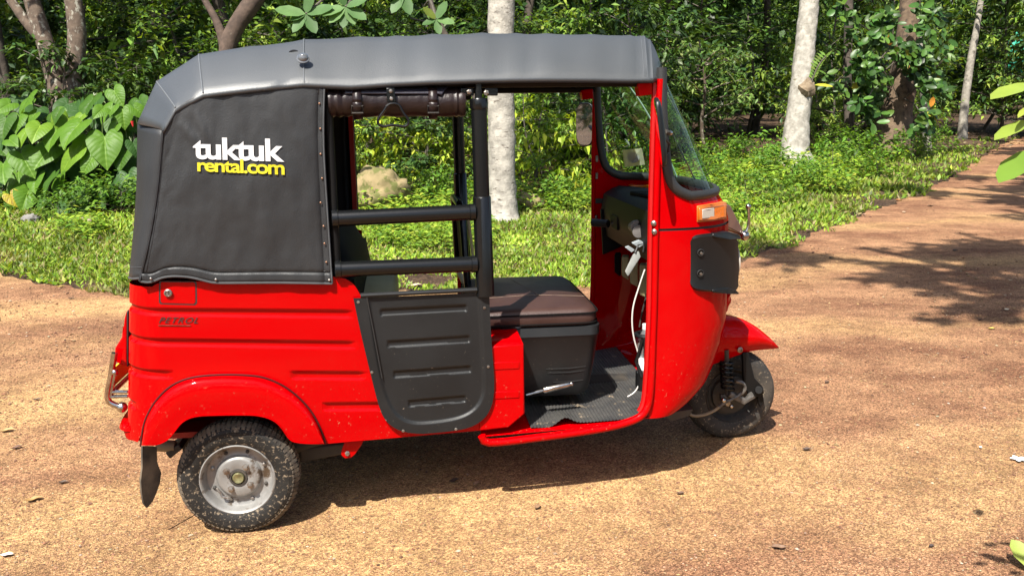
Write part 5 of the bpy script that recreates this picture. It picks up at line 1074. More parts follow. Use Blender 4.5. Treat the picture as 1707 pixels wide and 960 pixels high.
MARKS = [(-400, 60, 'left of the forked tree'), (60, 150, 'behind the forked tree'), (150, 330, 'above the rear of the hood'), (330, 440, 'behind the crooked dark tree'), (440, 560, 'above the hood lamp'), (560, 690, 'behind the mossy boulder'), (690, 800, 'left of the straight coconut palm'), (800, 900, 'behind the straight coconut palm'), (900, 1010, 'right of the straight coconut palm'), (1010, 1110, 'behind the cab windscreen'), (1110, 1290, 'between the cab and the leaning palm'), (1290, 1380, 'behind the leaning palm'), (1380, 1450, 'beside the dark upright trunk'), (1450, 1570, 'behind the broad brown trunk'), (1570, 1650, 'beside the thin pale leaning trunk'), (1650, 2600, 'at the far end of the path')]
NAMED = []
def finish_labels():                                      # two or three alike beside one landmark are told apart by their order
    by = {}
    for o, base in NAMED: by.setdefault(base, []).append(o)
    for base, os_ in by.items():
        os_.sort(key=lambda o: proj(o.location)[0]); k = len(os_)
        for i, o in enumerate(os_):
            pre = '' if k == 1 else (('left ', 'right ') if k == 2 else ('leftmost ', 'middle ', 'rightmost ') if k == 3 else ('leftmost ',)+tuple(w_+' ' for w_ in ('second', 'third', 'fourth', 'fifth', 'sixth', 'seventh', 'eighth'))[:k-2]+('rightmost ',))[i]
            o['label'] = pre+base
def by_mark(o, desc, where):
    px = proj(o.location)[0]; mk = next((m_[2] for m_ in MARKS if m_[0] <= px < m_[1]), 'at the far end of the path'); NAMED.append((o, f'{desc} {where} {mk}'))
used = set()
def place(kind, p, rz, s, label, group=None, sz=None):
    o = protos[kind] if kind not in used else copy_tree(protos[kind]); used.add(kind); o['label'] = label
    if group: o['group'] = group
    elif 'group' in o: del o['group']
    return put(o, p, rz, s, sz)
# sunlit yellow-green shrubs seen through the rickshaw
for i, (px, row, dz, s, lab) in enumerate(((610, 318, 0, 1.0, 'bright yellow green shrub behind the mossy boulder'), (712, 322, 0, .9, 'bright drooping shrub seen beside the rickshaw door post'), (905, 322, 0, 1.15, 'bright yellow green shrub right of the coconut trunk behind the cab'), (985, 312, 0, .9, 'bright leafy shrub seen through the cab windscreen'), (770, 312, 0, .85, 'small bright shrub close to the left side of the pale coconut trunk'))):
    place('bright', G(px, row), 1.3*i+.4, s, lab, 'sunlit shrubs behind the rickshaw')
# ---- thicket behind the verge, three rows deep
LB = {'dark': 'dark glossy shrub', 'mid': 'mid green bushy shrub', 'fine': 'fine leaved shrub'}; WH = ('at the verge', 'just inside the thicket', 'deeper in the thicket', 'deepest in the thicket')
rg = np.random.default_rng(5)
def px_of(p): return proj(p)
kinds = ['dark', 'mid', 'fine']
for rowi, (dy, step, smin, smax) in enumerate(((.5, 1.25, .55, .85), (2.0, 1.35, .9, 1.3), (4.2, 1.6, 1.25, 1.75), (6.8, 2.0, 1.6, 2.2))):
    x = -10.5-rowi
    while x < 24+rowi*3:
        x += step*rg.uniform(.8, 1.25); y = float(edge_y(x)+vdepth(x)+dy+rg.uniform(-.4, .6)); p = np.array((x, y, terr(x, y)-.03)); px, py = px_of(p)
        if px < -150 or px > 1750: continue
        if rowi < 3 and 1120 < px < 1300: continue
        if rowi < 3 and 1535 < px < 1665: continue        # the open, litter-strewn gap right of the cab
        if rowi == 0 and (px < 250 or 1420 < px < 1540): continue
        if px > 1630 and rowi < 2: continue
        k = kinds[int(rg.choice(3, p=(.45, .3, .25)))]
        s = rg.uniform(smin, smax); by_mark(place(k, p, rg.uniform(0, 6.28), s, LB[k], 'shrubs of the thicket', s*rg.uniform(.9, 1.3)), LB[k], WH[rowi])
# canopy overhead: tall trees rooted in the thicket, their crowns above the frame
protos['canopy'] and None
for i, (x, y, s) in enumerate(((-9.5, 12.5, 1.0), (-5.8, 12.2, 1.0), (-2.6, 13.2, 1.05), (-.4, 16.5, 1.1), (3.4, 14.6, 1.0), (7.8, 18.5, 1.1), (11.0, 21.0, 1.1), (-12, 16, 1.2), (-5, 18.5, 1.2), (3.0, 20.5, 1.2), (9.5, 25, 1.25), (18.5, 30, 1.25), (22.5, 33, 1.25))):
    by_mark(place('canopy', (x, y, terr(x, y)-.1), 1.7*i, s, 'tall canopy tree', 'canopy trees behind the thicket'), 'tall slender canopy tree', 'rising from the thicket')
# far wood: one leafy mass closing the view
n = 70000; a_ = RNG.uniform(0, 1, n); bx_ = -24+a_*90; by_ = np.interp(bx_, [-24, -6, 4, 14, 22, 30, 44, 66], [19, 20.5, 23, 30, 34, 36, 44, 50])+RNG.uniform(0, 6, n)**1.0; bz_ = terr(bx_, by_)+RNG.uniform(0, 1, n)**.8*9.5
P = np.stack([bx_, by_, bz_], 1); D = np.stack([RNG.normal(0, 1, n), RNG.normal(0, .6, n), RNG.normal(-.45, .6, n)], 1); Nn = np.stack([RNG.normal(0, .4, n), RNG.normal(-.5, .4, n), np.ones(n)], 1)
V, F, T = leaf_arrays(P, D, Nn, RNG.uniform(.3, .65, n), RNG.uniform(.14, .3, n), tints(n, DKG+MDG[:1], .25), 'quad'); fw_ = np_mesh('far_wood', V, F, M_LEAF, tint=T); tag(fw_, kind='stuff')

hx_, hs_ = np.meshgrid(np.linspace(-60, 120, 60), np.linspace(0, 1, 14)); hy_ = np.interp(hx_, [-60, -24, -6, 4, 14, 22, 30, 44, 66, 120], [22, 26, 28, 31, 38, 42, 44, 52, 60, 80])+hs_*26; hz_ = terr(hx_, np.minimum(hy_, 60))-.4+hs_*15+1.2*np.sin(hx_*.35+hs_*3)*hs_+.8*np.sin(hx_*.9+2)*hs_
tag(grid_mesh('sky_backing', hx_, hy_, hz_, mat('dark_backing', (.010, .020, .006), (.028, .048, .012), scale=1.4, rough=1, spec=.05, bump=2, bscale=5)), kind='structure')  # dark rising sheet added to block the sky between the trees
# ---- trunks one can tell apart
def bark_mat(name, c1, c2, c3, patch_scale, lo, bump=1.2, bs=28, stretch=(1, 1, .6)):
    M = mat(name, c1, c2, scale=11, rough=.9, bump=bump, bscale=bs, dust=c3, dust_scale=patch_scale, dust_lo=lo, dust_stretch=stretch); return M
M_LICHEN = bark_mat('lichen_bark', (.055, .037, .025), (.11, .078, .054), (.27, .255, .205), 15, .545)
M_COCO = bark_mat('palm_bark', (.19, .175, .15), (.34, .315, .27), (.06, .046, .034), 9, .575, bump=2.2, bs=34, stretch=(1, 1, 3.4))
M_COCOM = bark_mat('mossy_palm_bark', (.20, .185, .155), (.36, .335, .29), (.11, .10, .05), 9, .60, bump=2.2, bs=30, stretch=(1, 1, 2.6))
M_STUMP = bark_mat('rough_brown_bark', (.07, .045, .027), (.135, .092, .056), (.025, .018, .012), 9, .54, bump=2.0, bs=16)
M_PALE = bark_mat('pale_bark', (.15, .135, .11), (.27, .245, .205), (.06, .05, .036), 12, .58)
def stem(pts, depth, n=14, k=26, rough=.05, rings=0.0, seed=0, lift=0.0):
    P = np.array([at(p[0], p[1], depth) for p in pts]); r = np.array([p[2]*depth/FOC/2 for p in pts]); Q = smooth_curve(np.c_[P, r], k, 2); b = MB(); rows = []
    for i, q in enumerate(Q):
        c = Vector(q[:3]); t = (Vector(Q[min(k-1, i+1)][:3])-Vector(Q[max(0, i-1)][:3])).normalized(); X = t.cross(Vector((0, 1, 0))).normalized(); Y = t.cross(X); row = []
        for j in range(n):
            a = 2*math.pi*j/n; rr = q[3]*(1+rough*pnoise(Vector((math.cos(a)*1.6+seed, math.sin(a)*1.6, i*.55)))*1.6+(rings*((i % 3)-1)))
            row.append(c+(X*math.cos(a)+Y*math.sin(a))*rr)
        rows.append(row)
    b.grid(rows, True, True); return b
def depth_of(px, row): return float(AX[2] @ (G(px, row)-CAM))
def crown_at(P, n, spread, L, W, cols, parent, m=None, seed=1, name='crown'):
    rg = np.random.default_rng(seed); q = rg.normal(0, 1, (n, 3)); q = unit(q)*rg.uniform(.35, 1, (n, 1))*np.array(spread); V, F, T = leaf_arrays(np.asarray(P)+q, np.stack([rg.normal(0, 1, n), rg.normal(0, 1, n), rg.normal(-.3, .5, n)], 1), np.stack([rg.normal(0, .4, n), rg.normal(0, .4, n), np.ones(n)], 1), L*rg.uniform(.7, 1.2, n), W*rg.uniform(.7, 1.2, n), tints(n, cols, .2), 'fold'); return np_mesh(name, V, F, m or M_LEAF, parent, T)
def tree_px(name, label, stems, depth, m, crown=None, group=None, **kw):
    root = tag(empty(name), label, 'tree', group)
    for i, s_ in enumerate(stems): stem(s_, depth, seed=i*7, **kw).build('trunk' if i == 0 else 'limb', m, root, ang=80)
    top = at(stems[0][-1][0], stems[0][-1][1], depth)
    if crown: crown_at(top+np.array((0, .6, crown[1]*.6)), crown[0], (crown[1], crown[1], crown[1]*.7), .30, .14, DKG, root, M_GLOSS)
    return root
dF = depth_of(100, 322)
tree_px('forked_tree', 'lichen patched forked tree rising behind the heart leaved plants', [[(110, 330, 52), (108, 200, 44), (98, 150, 33), (82, 95, 30), (66, 40, 27), (52, 0, 25), (20, -120, 22), (0, -260, 18)], [(118, 330, 40), (121, 160, 36), (125, 110, 32), (130, 60, 30), (124, 10, 28), (114, -40, 26), (110, -200, 20)], [(62, 60, 16), (38, 30, 16), (18, 0, 15), (-20, -60, 14)]], dF, M_LICHEN, (900, 2.6), rough=.07)
d3 = 12.0
tree_px('crooked_tree', 'dark crooked tree forking above the rickshaw hood', [[(378, 300, 30), (377, 130, 27), (376, 85, 27), (392, 45, 30), (415, 15, 30), (438, -20, 26), (470, -140, 20)], [(378, 90, 20), (366, 45, 14), (350, 15, 11), (325, -25, 9)]], d3, bark_mat('red_brown_bark', (.042, .027, .019), (.085, .056, .04), (.15, .125, .095), 14, .62), (700, 2.4), rough=.08)
# coconut palms
def palm_crown(P, root, seed):
    rg = np.random.default_rng(seed); b = MB(); Pp, D, Nn, L = [], [], [], []
    for k in range(13):
        az = k*2.4; el = rg.uniform(-.1, .9); ln = 2.6; q = [np.asarray(P)+np.array((math.cos(az)*ln*t, math.sin(az)*ln*t, math.sin(el)*ln*t-1.5*t*t)) for t in np.linspace(0, 1, 9)]; b.tube(q, list(np.linspace(.03, .006, 9)), 5)
        for t in np.linspace(.12, 1, 34):
            i = min(7, int(t*8)); c = q[i]+(q[i+1]-q[i])*(t*8-i); tg_ = unit(q[i+1]-q[i])
            for sd in (-1, 1): s_ = np.array((-math.sin(az), math.cos(az), 0))*sd; Pp.append(c); D.append(s_+tg_*.5+np.array((0, 0, -.35))); Nn.append((0, 0, 1)); L.append(.55*math.sin(math.pi*min(1, t*.85+.1))+.1)
    n = len(Pp); b.build('frond_stem', M_TWIG, root); V, F, T = leaf_arrays(np.array(Pp), np.array(D), np.array(Nn, float), np.array(L), np.full(n, .045), tints(n, MDG, .15), 'quad'); np_mesh('frond', V, F, M_LEAF, root, T)
dC1 = depth_of(838, 366)
c1 = tag(empty('coconut_palm'), 'pale straight coconut palm trunk standing behind the driver seat', 'palm tree')
stem([(838, 380, 78), (838, 362, 54), (838, 340, 47), (837, 300, 45), (836, 220, 45.5), (835, 120, 45), (835, 40, 45.5), (836, -40, 45), (838, -300, 42), (842, -700, 38)], dC1, 18, 120, .06, .016, 3).build('trunk', M_COCO, c1, ang=80); palm_crown(at(842, -700, dC1), c1, 2)
dC2 = depth_of(1328, 279)
c2 = tag(empty('coconut_palm'), 'leaning pale coconut palm with a knot on its trunk beside the verge', 'palm tree')
stem([(1328, 292, 108), (1327, 278, 72), (1325, 262, 51), (1326, 235, 44), (1330, 195, 38), (1336, 140, 36), (1342, 80, 33.5), (1348, 20, 31), (1353, -30, 30), (1372, -250, 28), (1400, -600, 25)], dC2, 18, 110, .06, .016, 9).build('trunk', M_COCOM, c2, ang=80); palm_crown(at(1400, -600, dC2), c2, 5)
b = MB(); b.lathe([(.001, -.22), (.12, -.17), (.18, -.05), (.17, .06), (.11, .16), (.001, .2)], at(1344, 149, dC2-.12), (.45, 0, 1), 14); jitter(b, .09, 9.0); b.build('knot', mat('husk_brown', (.12, .085, .05), (.22, .17, .11), scale=14, rough=.9, bump=1.2, bscale=20), c2)
fe = tag(empty('fern_sprout'), 'fern sprout and yellow leaf growing from the leaning palm knot', 'fern'); q = [at(*p, dC2-.2) for p in ((1352, 140), (1358, 122), (1366, 106), (1377, 94))]; b = MB(); b.tube(smooth_curve(q, 10), .012, 5); b.build('frond_stem', M_TWIG, fe)
qq = smooth_curve(q, 12); Pp = np.repeat(qq[2:], 2, 0); sgn = np.tile([1, -1], 10); D = np.array([AX[0]*s*.8+AX[1]*.7 for s in sgn]); V, F, T = leaf_arrays(Pp, D, np.tile(-AX[2], (20, 1)), np.full(20, .17), np.full(20, .05), tints(20, [(.12, .2, .03)]), 'fold'); np_mesh('frond', V, F, M_LEAF, fe, T)
V, F, T = leaf_arrays(np.array([at(1358, 142, dC2-.2)]), np.array([AX[0]+.05*AX[1]]), np.array([-AX[2]+AX[1]]), np.array([.36]), np.array([.11]), np.array([[.42, .40, .04]]), 'oval'); np_mesh('yellow_leaf', V, F, M_LEAF, fe, T)
# slender and mossy trunks on the right
dS = depth_of(1482, 262)
sj = tag(empty('broad_trunk_tree'), 'rough brown leaning trunk hung with round glossy leaves beside the path', 'tree')
stem([(1478, 266, 84), (1482, 245, 66), (1490, 205, 54), (1500, 160, 48), (1508, 110, 42), (1514, 50, 34), (1520, -40, 28), (1530, -300, 22)], dS, 18, 40, .10, 0, 4).build('trunk', M_STUMP, sj, ang=80)
n = 860; rg = np.random.default_rng(3); ce = np.c_[np.r_[rg.normal(1462, 32, 34), rg.normal(1530, 22, 30), rg.normal(1500, 46, 26)], np.r_[rg.normal(140, 42, 34), rg.normal(150, 45, 30), rg.normal(45, 40, 26)]]; ok_ = ~((ce[:, 1] > 140) & (np.abs(ce[:, 0]-1496) < 40)); ce = ce[ok_]; ce[:, 1] = np.minimum(ce[:, 1], 215); pick = rg.integers(0, len(ce), n); pxs = ce[pick, 0]+rg.normal(0, 8, n); pys = ce[pick, 1]+rg.normal(0, 7, n)
zc = rg.uniform(.3, 1.5, len(ce)); P = np.array([at(a, c, dS-zc[k]-rg.uniform(0, .2)) for a, c, k in zip(pxs, pys, pick)]); T = tints(n, [(.05, .11, .02), (.08, .15, .025), (.03, .07, .015), (.45, .20, .03), (.30, .28, .04)], .2, [.34, .22, .422, .006, .012])
V, F, T = leaf_arrays(P, np.stack([rg.normal(0, .8, n), rg.normal(-.3, .5, n), rg.normal(-.3, .6, n)], 1), np.stack([rg.normal(0, .4, n), rg.normal(-.8, .3, n), np.full(n, .6)], 1), rg.uniform(.14, .25, n), rg.uniform(.09, .155, n), T, 'oval'); np_mesh('crown', V, F, M_GLOSS, sj, T)
tw = MB()
for k in range(16): i = int(rg.integers(0, n)); a = at(1495+rg.normal(0, 12), rg.uniform(40, 190), dS-.1); tw.tube([a, (a+P[i])/2+rg.normal(0, .06, 3), P[i]], .012, 4)
tw.build('branches', M_TWIG, sj)
tree_px('pale_tree', 'thin pale leaning trunk standing at the far path edge', [[(1603, 238, 19), (1605, 215, 15), (1606, 195, 14), (1611, 150, 13), (1619, 95, 12), (1628, 50, 10), (1640, -30, 8)]], depth_of(1604, 233), M_PALE, (500, 2.2))
tree_px('dark_tree', 'dark upright trunk between the leaning palm and the brown trunk', [[(1420, 262, 20), (1416, 220, 15), (1412, 140, 14), (1414, 60, 14), (1416, -30, 13), (1420, -200, 11)]], dS+.4, M_BARKD, (500, 2.2))
tree_px('thin_tree', 'thin mottled grey trunk above the glossy leaved brown trunk', [[(1546, 262, 16), (1540, 140, 13), (1533, 90, 13), (1526, 40, 13), (1521, -20, 12), (1515, -160, 10)]], dS+1.0, M_PALE, (400, 2.0))
d6 = 10.5
sl_ = tag(empty('rosette_tree'), 'slender grey tree bearing rosettes of broad leaves above the hood', 'tree')
stem([(803, 345, 13), (801, 200, 12), (785, 130, 11), (740, 55, 10), (711, 0, 10), (712, -120, 9), (716, -240, 7)], d6, 10, 30, .05).build('trunk', M_BARKD, sl_, ang=80)
bb = MB()
def rosette(cx, cy, leaves, L, base):
    c = at(cx, cy, d6-.9); bb.tube(smooth_curve([at(base[0], base[1], d6), at((base[0]+cx)/2, (base[1]+cy)/2-25, d6-.4), c], 10), .014, 6)
    for (a, ln, col) in leaves:
        a = R(a); D = AX[0]*math.cos(a)+AX[1]*math.sin(a)-AX[2]*.25; V, F, T = leaf_arrays(np.array([c]), np.array([D]), np.array([-AX[2]*.8+AX[1]*.5]), np.array([L*ln]), np.array([L*ln*.52]), np.array([col]), 'oval', fold=.1, droop=.12); np_mesh('leaf', V, F, M_LEAF, sl_, T)
g1, g2, g3 = (.075, .145, .05), (.10, .18, .06), (.05, .11, .03)
rosette(510, 24, [(170, 1.25, g2), (75, .9, g1), (15, 1.2, g1), (300, .95, g3), (235, .95, g1), (200, .7, g3)], .28, (712, -100))
rosette(576, 12, [(195, 1.2, g2), (330, 1.1, g1), (265, .95, g3), (225, 1.0, g2), (20, 1.0, g1), (300, .9, g2), (110, .8, g3)], .27, (712, -110))
rosette(727, 33, [(60, .95, g1), (350, .9, g2), (285, .75, g1), (200, .7, g3), (135, .8, (.10, .13, .02))], .25, (708, 10))
rosette(672, -10, [(240, 1.0, g1), (290, 1.0, g3), (190, .9, g2)], .27, (710, -60))
bb.build('branches', M_TWIG, sl_)
# lit, crooked shrub right of the windscreen
cs_ = make_plant('crooked_shrub', 31, 3.0, 1.5, 13, 6, .05, 15, .12, .052, [(.08, .15, .03), (.12, .19, .04), (.05, .10, .02), (.17, .23, .06)], 'pale leaved crooked shrub leaning behind the cab windscreen', 'shrub', up=.3, fork=.42, lean=(-.12, .0), bark=M_LICHEN, droop=.35)
put(cs_, G(1176, 262), .4, 1.0)
# ---- boulders
def boulder(name, label, px, row, w_px, h_px, seed, cols):
    p = G(px, row); d = float(AX[2] @ (p-CAM)); w_, h_ = w_px*d/FOC/2, h_px*d/FOC; bm = bmesh.new(); bmesh.ops.create_icosphere(bm, subdivisions=4, radius=1)
    for v in bm.verts:
        c = v.co.copy(); k = 1+.42*pnoise(c*1.1+Vector((seed, 0, 0)))+.16*pnoise(c*3.1+Vector((0, seed, 0)))+.05*pnoise(c*9)
        v.co = Vector((c.x*w_*k, c.y*w_*.8*k, max(-.1, c.z*.5+.42)*h_*k*1.05))
    me = bpy.data.meshes.new(name); bm.to_mesh(me); bm.free(); me.materials.append(cols); me.polygons.foreach_set('use_smooth', [True]*len(me.polygons)); o = bpy.data.objects.new(name, me); COL.objects.link(o); o.location = p; return tag(o, label, 'rock')
MB_ = mat('mossy_rock', (.16, .125, .055), (.25, .19, .095), scale=5, rough=.9, bump=2.2, bscale=11, dust=(.085, .09, .02), dust_scale=6, dust_lo=.5)
boulder('boulder', 'large mossy tan boulder seen between the guard rails', 624, 352, 112, 76, 2.0, MB_); boulder('boulder', 'smaller mossy rock right of the coconut trunk', 884, 350, 46, 26, 6.0, MB_)
boulder('stone', 'pale grey stone at the foot of the heart leaved plants', 52, 372, 26, 15, 4.0, mat('grey_stone', (.13, .125, .115), (.2, .19, .175), scale=8, rough=.9, bump=1)); boulder('stone', 'small pinkish stone on the grass near the hood corner', 146, 372, 17, 10, 3.0, mat('pink_stone', (.25, .18, .14), (.3, .24, .2), scale=8, rough=.9, bump=1))
# ---- heart leaved plants
def heart_mesh(name, col, vein, seed):
    half = [(0, .20), (.05, .30), (.12, .385), (.20, .42), (.28, .40), (.35, .33), (.40, .22), (.415, .10), (.40, -.03), (.36, -.16), (.29, -.30), (.20, -.43), (.10, -.54), (.03, -.61), (0, -.64)]
    half = smooth_curve([(x, y) for x, y in half], 20, 1); out = [tuple(p) for p in half]+[(-p[0], p[1]) for p in half[-2:0:-1]]; n = len(out); c = (0, .14); rings = (1, .8, .55, .3, .08); V, T = [], []; rg = np.random.default_rng(seed)
    for ri, s in enumerate(rings):
        for j, (x, y) in enumerate(out):
            X, Y = c[0]+(x-c[0])*s, c[1]+(y-c[1])*s; v = (j % 4 == 0) or j == 19
            z = .30*abs(X)-.55*X*X-.42*max(0, -Y)**2-.35*max(0, Y-.2)**2+(.0 if v else .012*math.sin(math.pi*s))+.02*math.sin(Y*9+seed)*abs(X)*2
            if abs(X) < .012 and Y < .14: v = True
            V.append((X, Y, z)); T.append(vein if v and s < .97 else col)
    V.append((c[0], c[1], .0)); T.append(vein); F4 = [(r*n+j, r*n+(j+1) % n, (r+1)*n+(j+1) % n, (r+1)*n+j) for r in range(len(rings)-1) for j in range(n)]+[((len(rings)-1)*n+j, (len(rings)-1)*n+(j+1) % n, len(V)-1, len(V)-1) for j in range(n)]
    me = bpy.data.meshes.new(name); me.from_pydata(V, [], [f if f[2] != f[3] else f[:3] for f in F4]); a = me.color_attributes.new('tint', 'FLOAT_COLOR', 'POINT'); a.data.foreach_set('color', np.c_[np.array(T), np.ones(len(T))].astype(np.float32).ravel()); me.materials.append(M_HEART); me.polygons.foreach_set('use_smooth', [True]*len(me.polygons)); return me
M_HEART = mat('heart_leaf', (1, 1, 1), (.82, .86, .8), scale=3, rough=.48, vcol='tint', transl=.25, spec=.2)
def veins(M):                                             # midrib and curved side veins, in each leaf's own frame
    nt = M.node_tree; N = nt.nodes; L = nt.links; tc = N.new('ShaderNodeTexCoord'); sx = N.new('ShaderNodeSeparateXYZ'); L.new(tc.outputs['Object'], sx.inputs[0])
    def mth(op, x, y=0.0, z=0.0):
        m = N.new('ShaderNodeMath'); m.operation = op
        for k, v in ((0, x), (1, y), (2, z)):
            if isinstance(v, (int, float)): m.inputs[k].default_value = v
            else: L.new(v, m.inputs[k])
        return m.outputs[0]
    ax = mth('ABSOLUTE', sx.outputs['X']); t = mth('ADD', sx.outputs['Y'], mth('MULTIPLY', mth('POWER', ax, 1.35), 1.15)); d = mth('ABSOLUTE', mth('SUBTRACT', mth('FRACT', mth('MULTIPLY', t, 7.5)), .5))
    sv = mth('MULTIPLY', mth('SUBTRACT', .075, d), 14.0); mr = mth('MULTIPLY', mth('SUBTRACT', .016, ax), 120.0); v = mth('MINIMUM', mth('MAXIMUM', mth('MAXIMUM', mth('MULTIPLY', sv, .30), mr), 0.0), 1.0)
    b = N['Principled BSDF']; src = b.inputs['Base Color'].links[0].from_socket; mx = N.new('ShaderNodeMix'); mx.data_type = 'RGBA'; mx.blend_type = 'MULTIPLY'; L.new(v, mx.inputs['Factor']); L.new(src, mx.inputs['A']); mx.inputs['B'].default_value = (1.8, 1.5, 2.2, 1); L.new(mx.outputs['Result'], b.inputs['Base Color'])
    bp = N.new('ShaderNodeBump'); bp.inputs['Strength'].default_value = .12; bp.inputs['Distance'].default_value = .02; L.new(mth('SUBTRACT', 1.0, mth('MINIMUM', mth('MULTIPLY', d, 2.2), 1.0)), bp.inputs['Height']); bp.invert = True; L.new(bp.outputs[0], b.inputs['Normal'])
veins(M_HEART)
HM = [heart_mesh('heart_leaf', (.078, .165, .014), (.078, .165, .014), 1), heart_mesh('heart_leaf', (.12, .215, .018), (.12, .215, .018), 2), heart_mesh('heart_leaf', (.045, .105, .012), (.045, .105, .012), 3), heart_mesh('heart_leaf', (.035, .085, .018), (.035, .085, .018), 4), heart_mesh('heart_leaf', (.36, .30, .03), (.22, .14, .03), 5)]
rg = np.random.default_rng(21)
LIST = [(48, 170, 52, 0), (64, 215, 48, 1), (110, 205, 52, 1), (30, 200, 44, 0), (40, 265, 56, 0), (96, 190, 40, 2), (150, 172, 50, 2), (168, 185, 42, 0), (193, 157, 46, 0), (205, 190, 42, 0), (175, 240, 66, 0), (125, 215, 62, 0), (78, 255, 50, 0), (122, 260, 58, 1), (85, 300, 46, 2), (150, 270, 44, 0), (205, 260, 46, 2), (60, 300, 48, 0), (100, 300, 60, 0), (18, 235, 40, 0), (135, 195, 44, 1), (182, 185, 46, 0), (230, 185, 40, 0), (55, 195, 40, 0), (215, 300, 44, 3), (195, 305, 44, 3), (130, 330, 44, 2), (45, 325, 46, 0), (75, 335, 40, 2), (22, 330, 40, 4), (5, 280, 46, 0), (150, 310, 46, 3), (110, 345, 36, 3), (225, 245, 42, 3), (170, 330, 40, 3), (8, 205, 44, 2), (140, 240, 52, 1), (40, 225, 48, 1), (190, 215, 48, 0), (90, 225, 48, 0)]
roots = []
for k, (px, lab) in enumerate(((15, 'heart leaved plant at the left picture edge with a yellowing leaf'), (75, 'heart leaved plant below the forked tree'), (140, 'tall heart leaved plant between the forked tree and the hood'), (205, 'heart leaved plant partly hidden by the hood'))): roots.append((px, tag(empty('heart_leaf_plant'), lab, 'plant', 'heart leaved plants by the verge'), G(px, 352)))
stems = {id(r[1]): MB() for r in roots}
for i in range(200):
    if i < len(LIST): px, py, sz, mi = LIST[i]; dz = rg.uniform(.0, .35)
    else:
        px = rg.uniform(-60, 262); py = rg.uniform(170, 345); sz = rg.uniform(32, 52); mi = int(rg.choice([0, 2, 3, 3])); dz = rg.uniform(.35, 1.1)
    r = min(roots, key=lambda r: abs(r[0]-px)); d = float(AX[2] @ (r[2]-CAM))-.1+dz-.35*(py-150)/200
    c = at(px, py, d); s = sz*.98*d/FOC; nn = Vector(tuple(-AX[2]*.75+AX[1]*rg.uniform(.25, .75)+AX[0]*rg.normal(-.05, .35))).normalized(); up = Vector((0, 0, 1)); Yv = (up-nn*nn.dot(up)).normalized(); rot = rg.normal(0, .55); s *= rg.uniform(.72, 1.2); Xv = Yv.cross(nn); Yr = Yv*math.cos(rot)+Xv*math.sin(rot); Xr = Yr.cross(nn)
    o = bpy.data.objects.new('leaf', HM[mi]); COL.objects.link(o); o.parent = r[1]; o.matrix_local = Matrix(((Xr.x*s, Yr.x*s, nn.x*s, c[0]), (Xr.y*s, Yr.y*s, nn.y*s, c[1]), (Xr.z*s, Yr.z*s, nn.z*s, c[2]), (0, 0, 0, 1)))
    if mi == 4: o['label'] = 'yellowing leaf'
    pt = Vector(tuple(c))+Yr*s*.14; bs = Vector(tuple(r[2]))+Vector((rg.normal(0, .12), .35+rg.normal(0, .12), 0)); stems[id(r[1])].tube([bs, bs.lerp(pt, .55)+Vector((0, .12, .16)), pt-nn*.02], .009, 5)
for px, r, p in roots: stems[id(r)].build('stalks', mat('green_stalk', (.09, .13, .04), rough=.5), r)
b = MB(); sp = at(220, 202, float(AX[2] @ (roots[3][2]-CAM))-.35); b.tube([sp, sp+np.array((.005, 0, -.07))], [.022, .006], 8); fl_ = b.build('red_spathe', mat('red_spathe', (.6, .03, .04), rough=.3), roots[3][1])
# low herbs along the verge
for i, (px, row, s) in enumerate(((150, 358, .9), (205, 360, 1.0), (98, 366, .7), (250, 360, .8), (690, 345, .9), (750, 340, 1.0), (930, 345, .8), (640, 356, .5), (800, 352, .7), (1200, 292, 1.2), (1250, 285, 1.3), (1290, 300, 1.1), (1385, 292, 1.2), (1430, 280, 1.3), (1460, 300, 1.0), (1520, 268, 1.2), (1180, 310, .9), (1350, 318, .9), (1240, 330, .8), (1400, 262, 1.2), (1560, 255, 1.1), (1300, 340, .6))):
    by_mark(place('herb', G(px, row), i*1.1, s, 'low herb', 'herbs on the grass verge'), 'low leafy herb', 'on the grass')
# ---- trees outside the frame that shade the drive
sh = make_plant('roadside_tree', 41, 13.0, 2.5, 14, 8, .18, 17, .27, .13, MDG, 'roadside tree leaning over the drive right of the rickshaw', 'tree', up=.2, fork=.72, lean=(-.42, .26), parts=('trunk', 'crown'), bark=M_BARKD); put(sh, (7.6, -5.4, 0), 0, 1.0)
for i, (x, y, rz, s) in enumerate(((14.0, 1.5, .15, 1.0), (20.0, 7.5, .1, 1.1), (11.5, -3.5, .0, .95), (9.4, -5.6, -.1, .95), (16.8, 5.6, .05, 1.0), (12.0, -.6, .1, 1.0))):
    t_ = copy_tree(sh); put(t_, (x, y, terr(x, y)), rz, s); t_['label'] = 'roadside tree right of the path, '+('shading its far bend', 'farthest from the rickshaw', 'shading the gravel near the verge', 'nearest the rickshaw', 'before its far bend', 'shading the middle stretch')[i]; t_['group'] = 'roadside trees on the right'
for i, (x, y, k, s) in enumerate(((-13, 5.5, 'canopy', 1.0), (-15, 1.0, 'canopy', 1.1), (-14, -4.5, 'canopy', 1.0), (-10.5, -10, 'canopy', 1.05), (-4.5, -13, 'canopy', 1.1), (1.5, -14, 'canopy', 1.0), (7, -12.5, 'canopy', 1.1), (-12.2, 3.2, 'mid', 1.5), (-12.6, .2, 'dark', 1.6), (-12.3, -2.4, 'mid', 1.4), (-11.5, -6.2, 'dark', 1.6), (-8.5, -10, 'mid', 1.5), (-6, -11, 'dark', 1.5), (-3, -11.2, 'mid', 1.6), (0, -11.6, 'dark', 1.5), (3, -11.2, 'mid', 1.5), (5.5, -10.2, 'dark', 1.5), (8, -8.5, 'mid', 1.4))):
    o = place(k, (x, y, 0), i*1.9, s, '', 'trees and shrubs round the near side of the clearing'); NAMED.append((o, ('tall canopy tree' if k == 'canopy' else LB[k])+' behind the camera side of the clearing'))
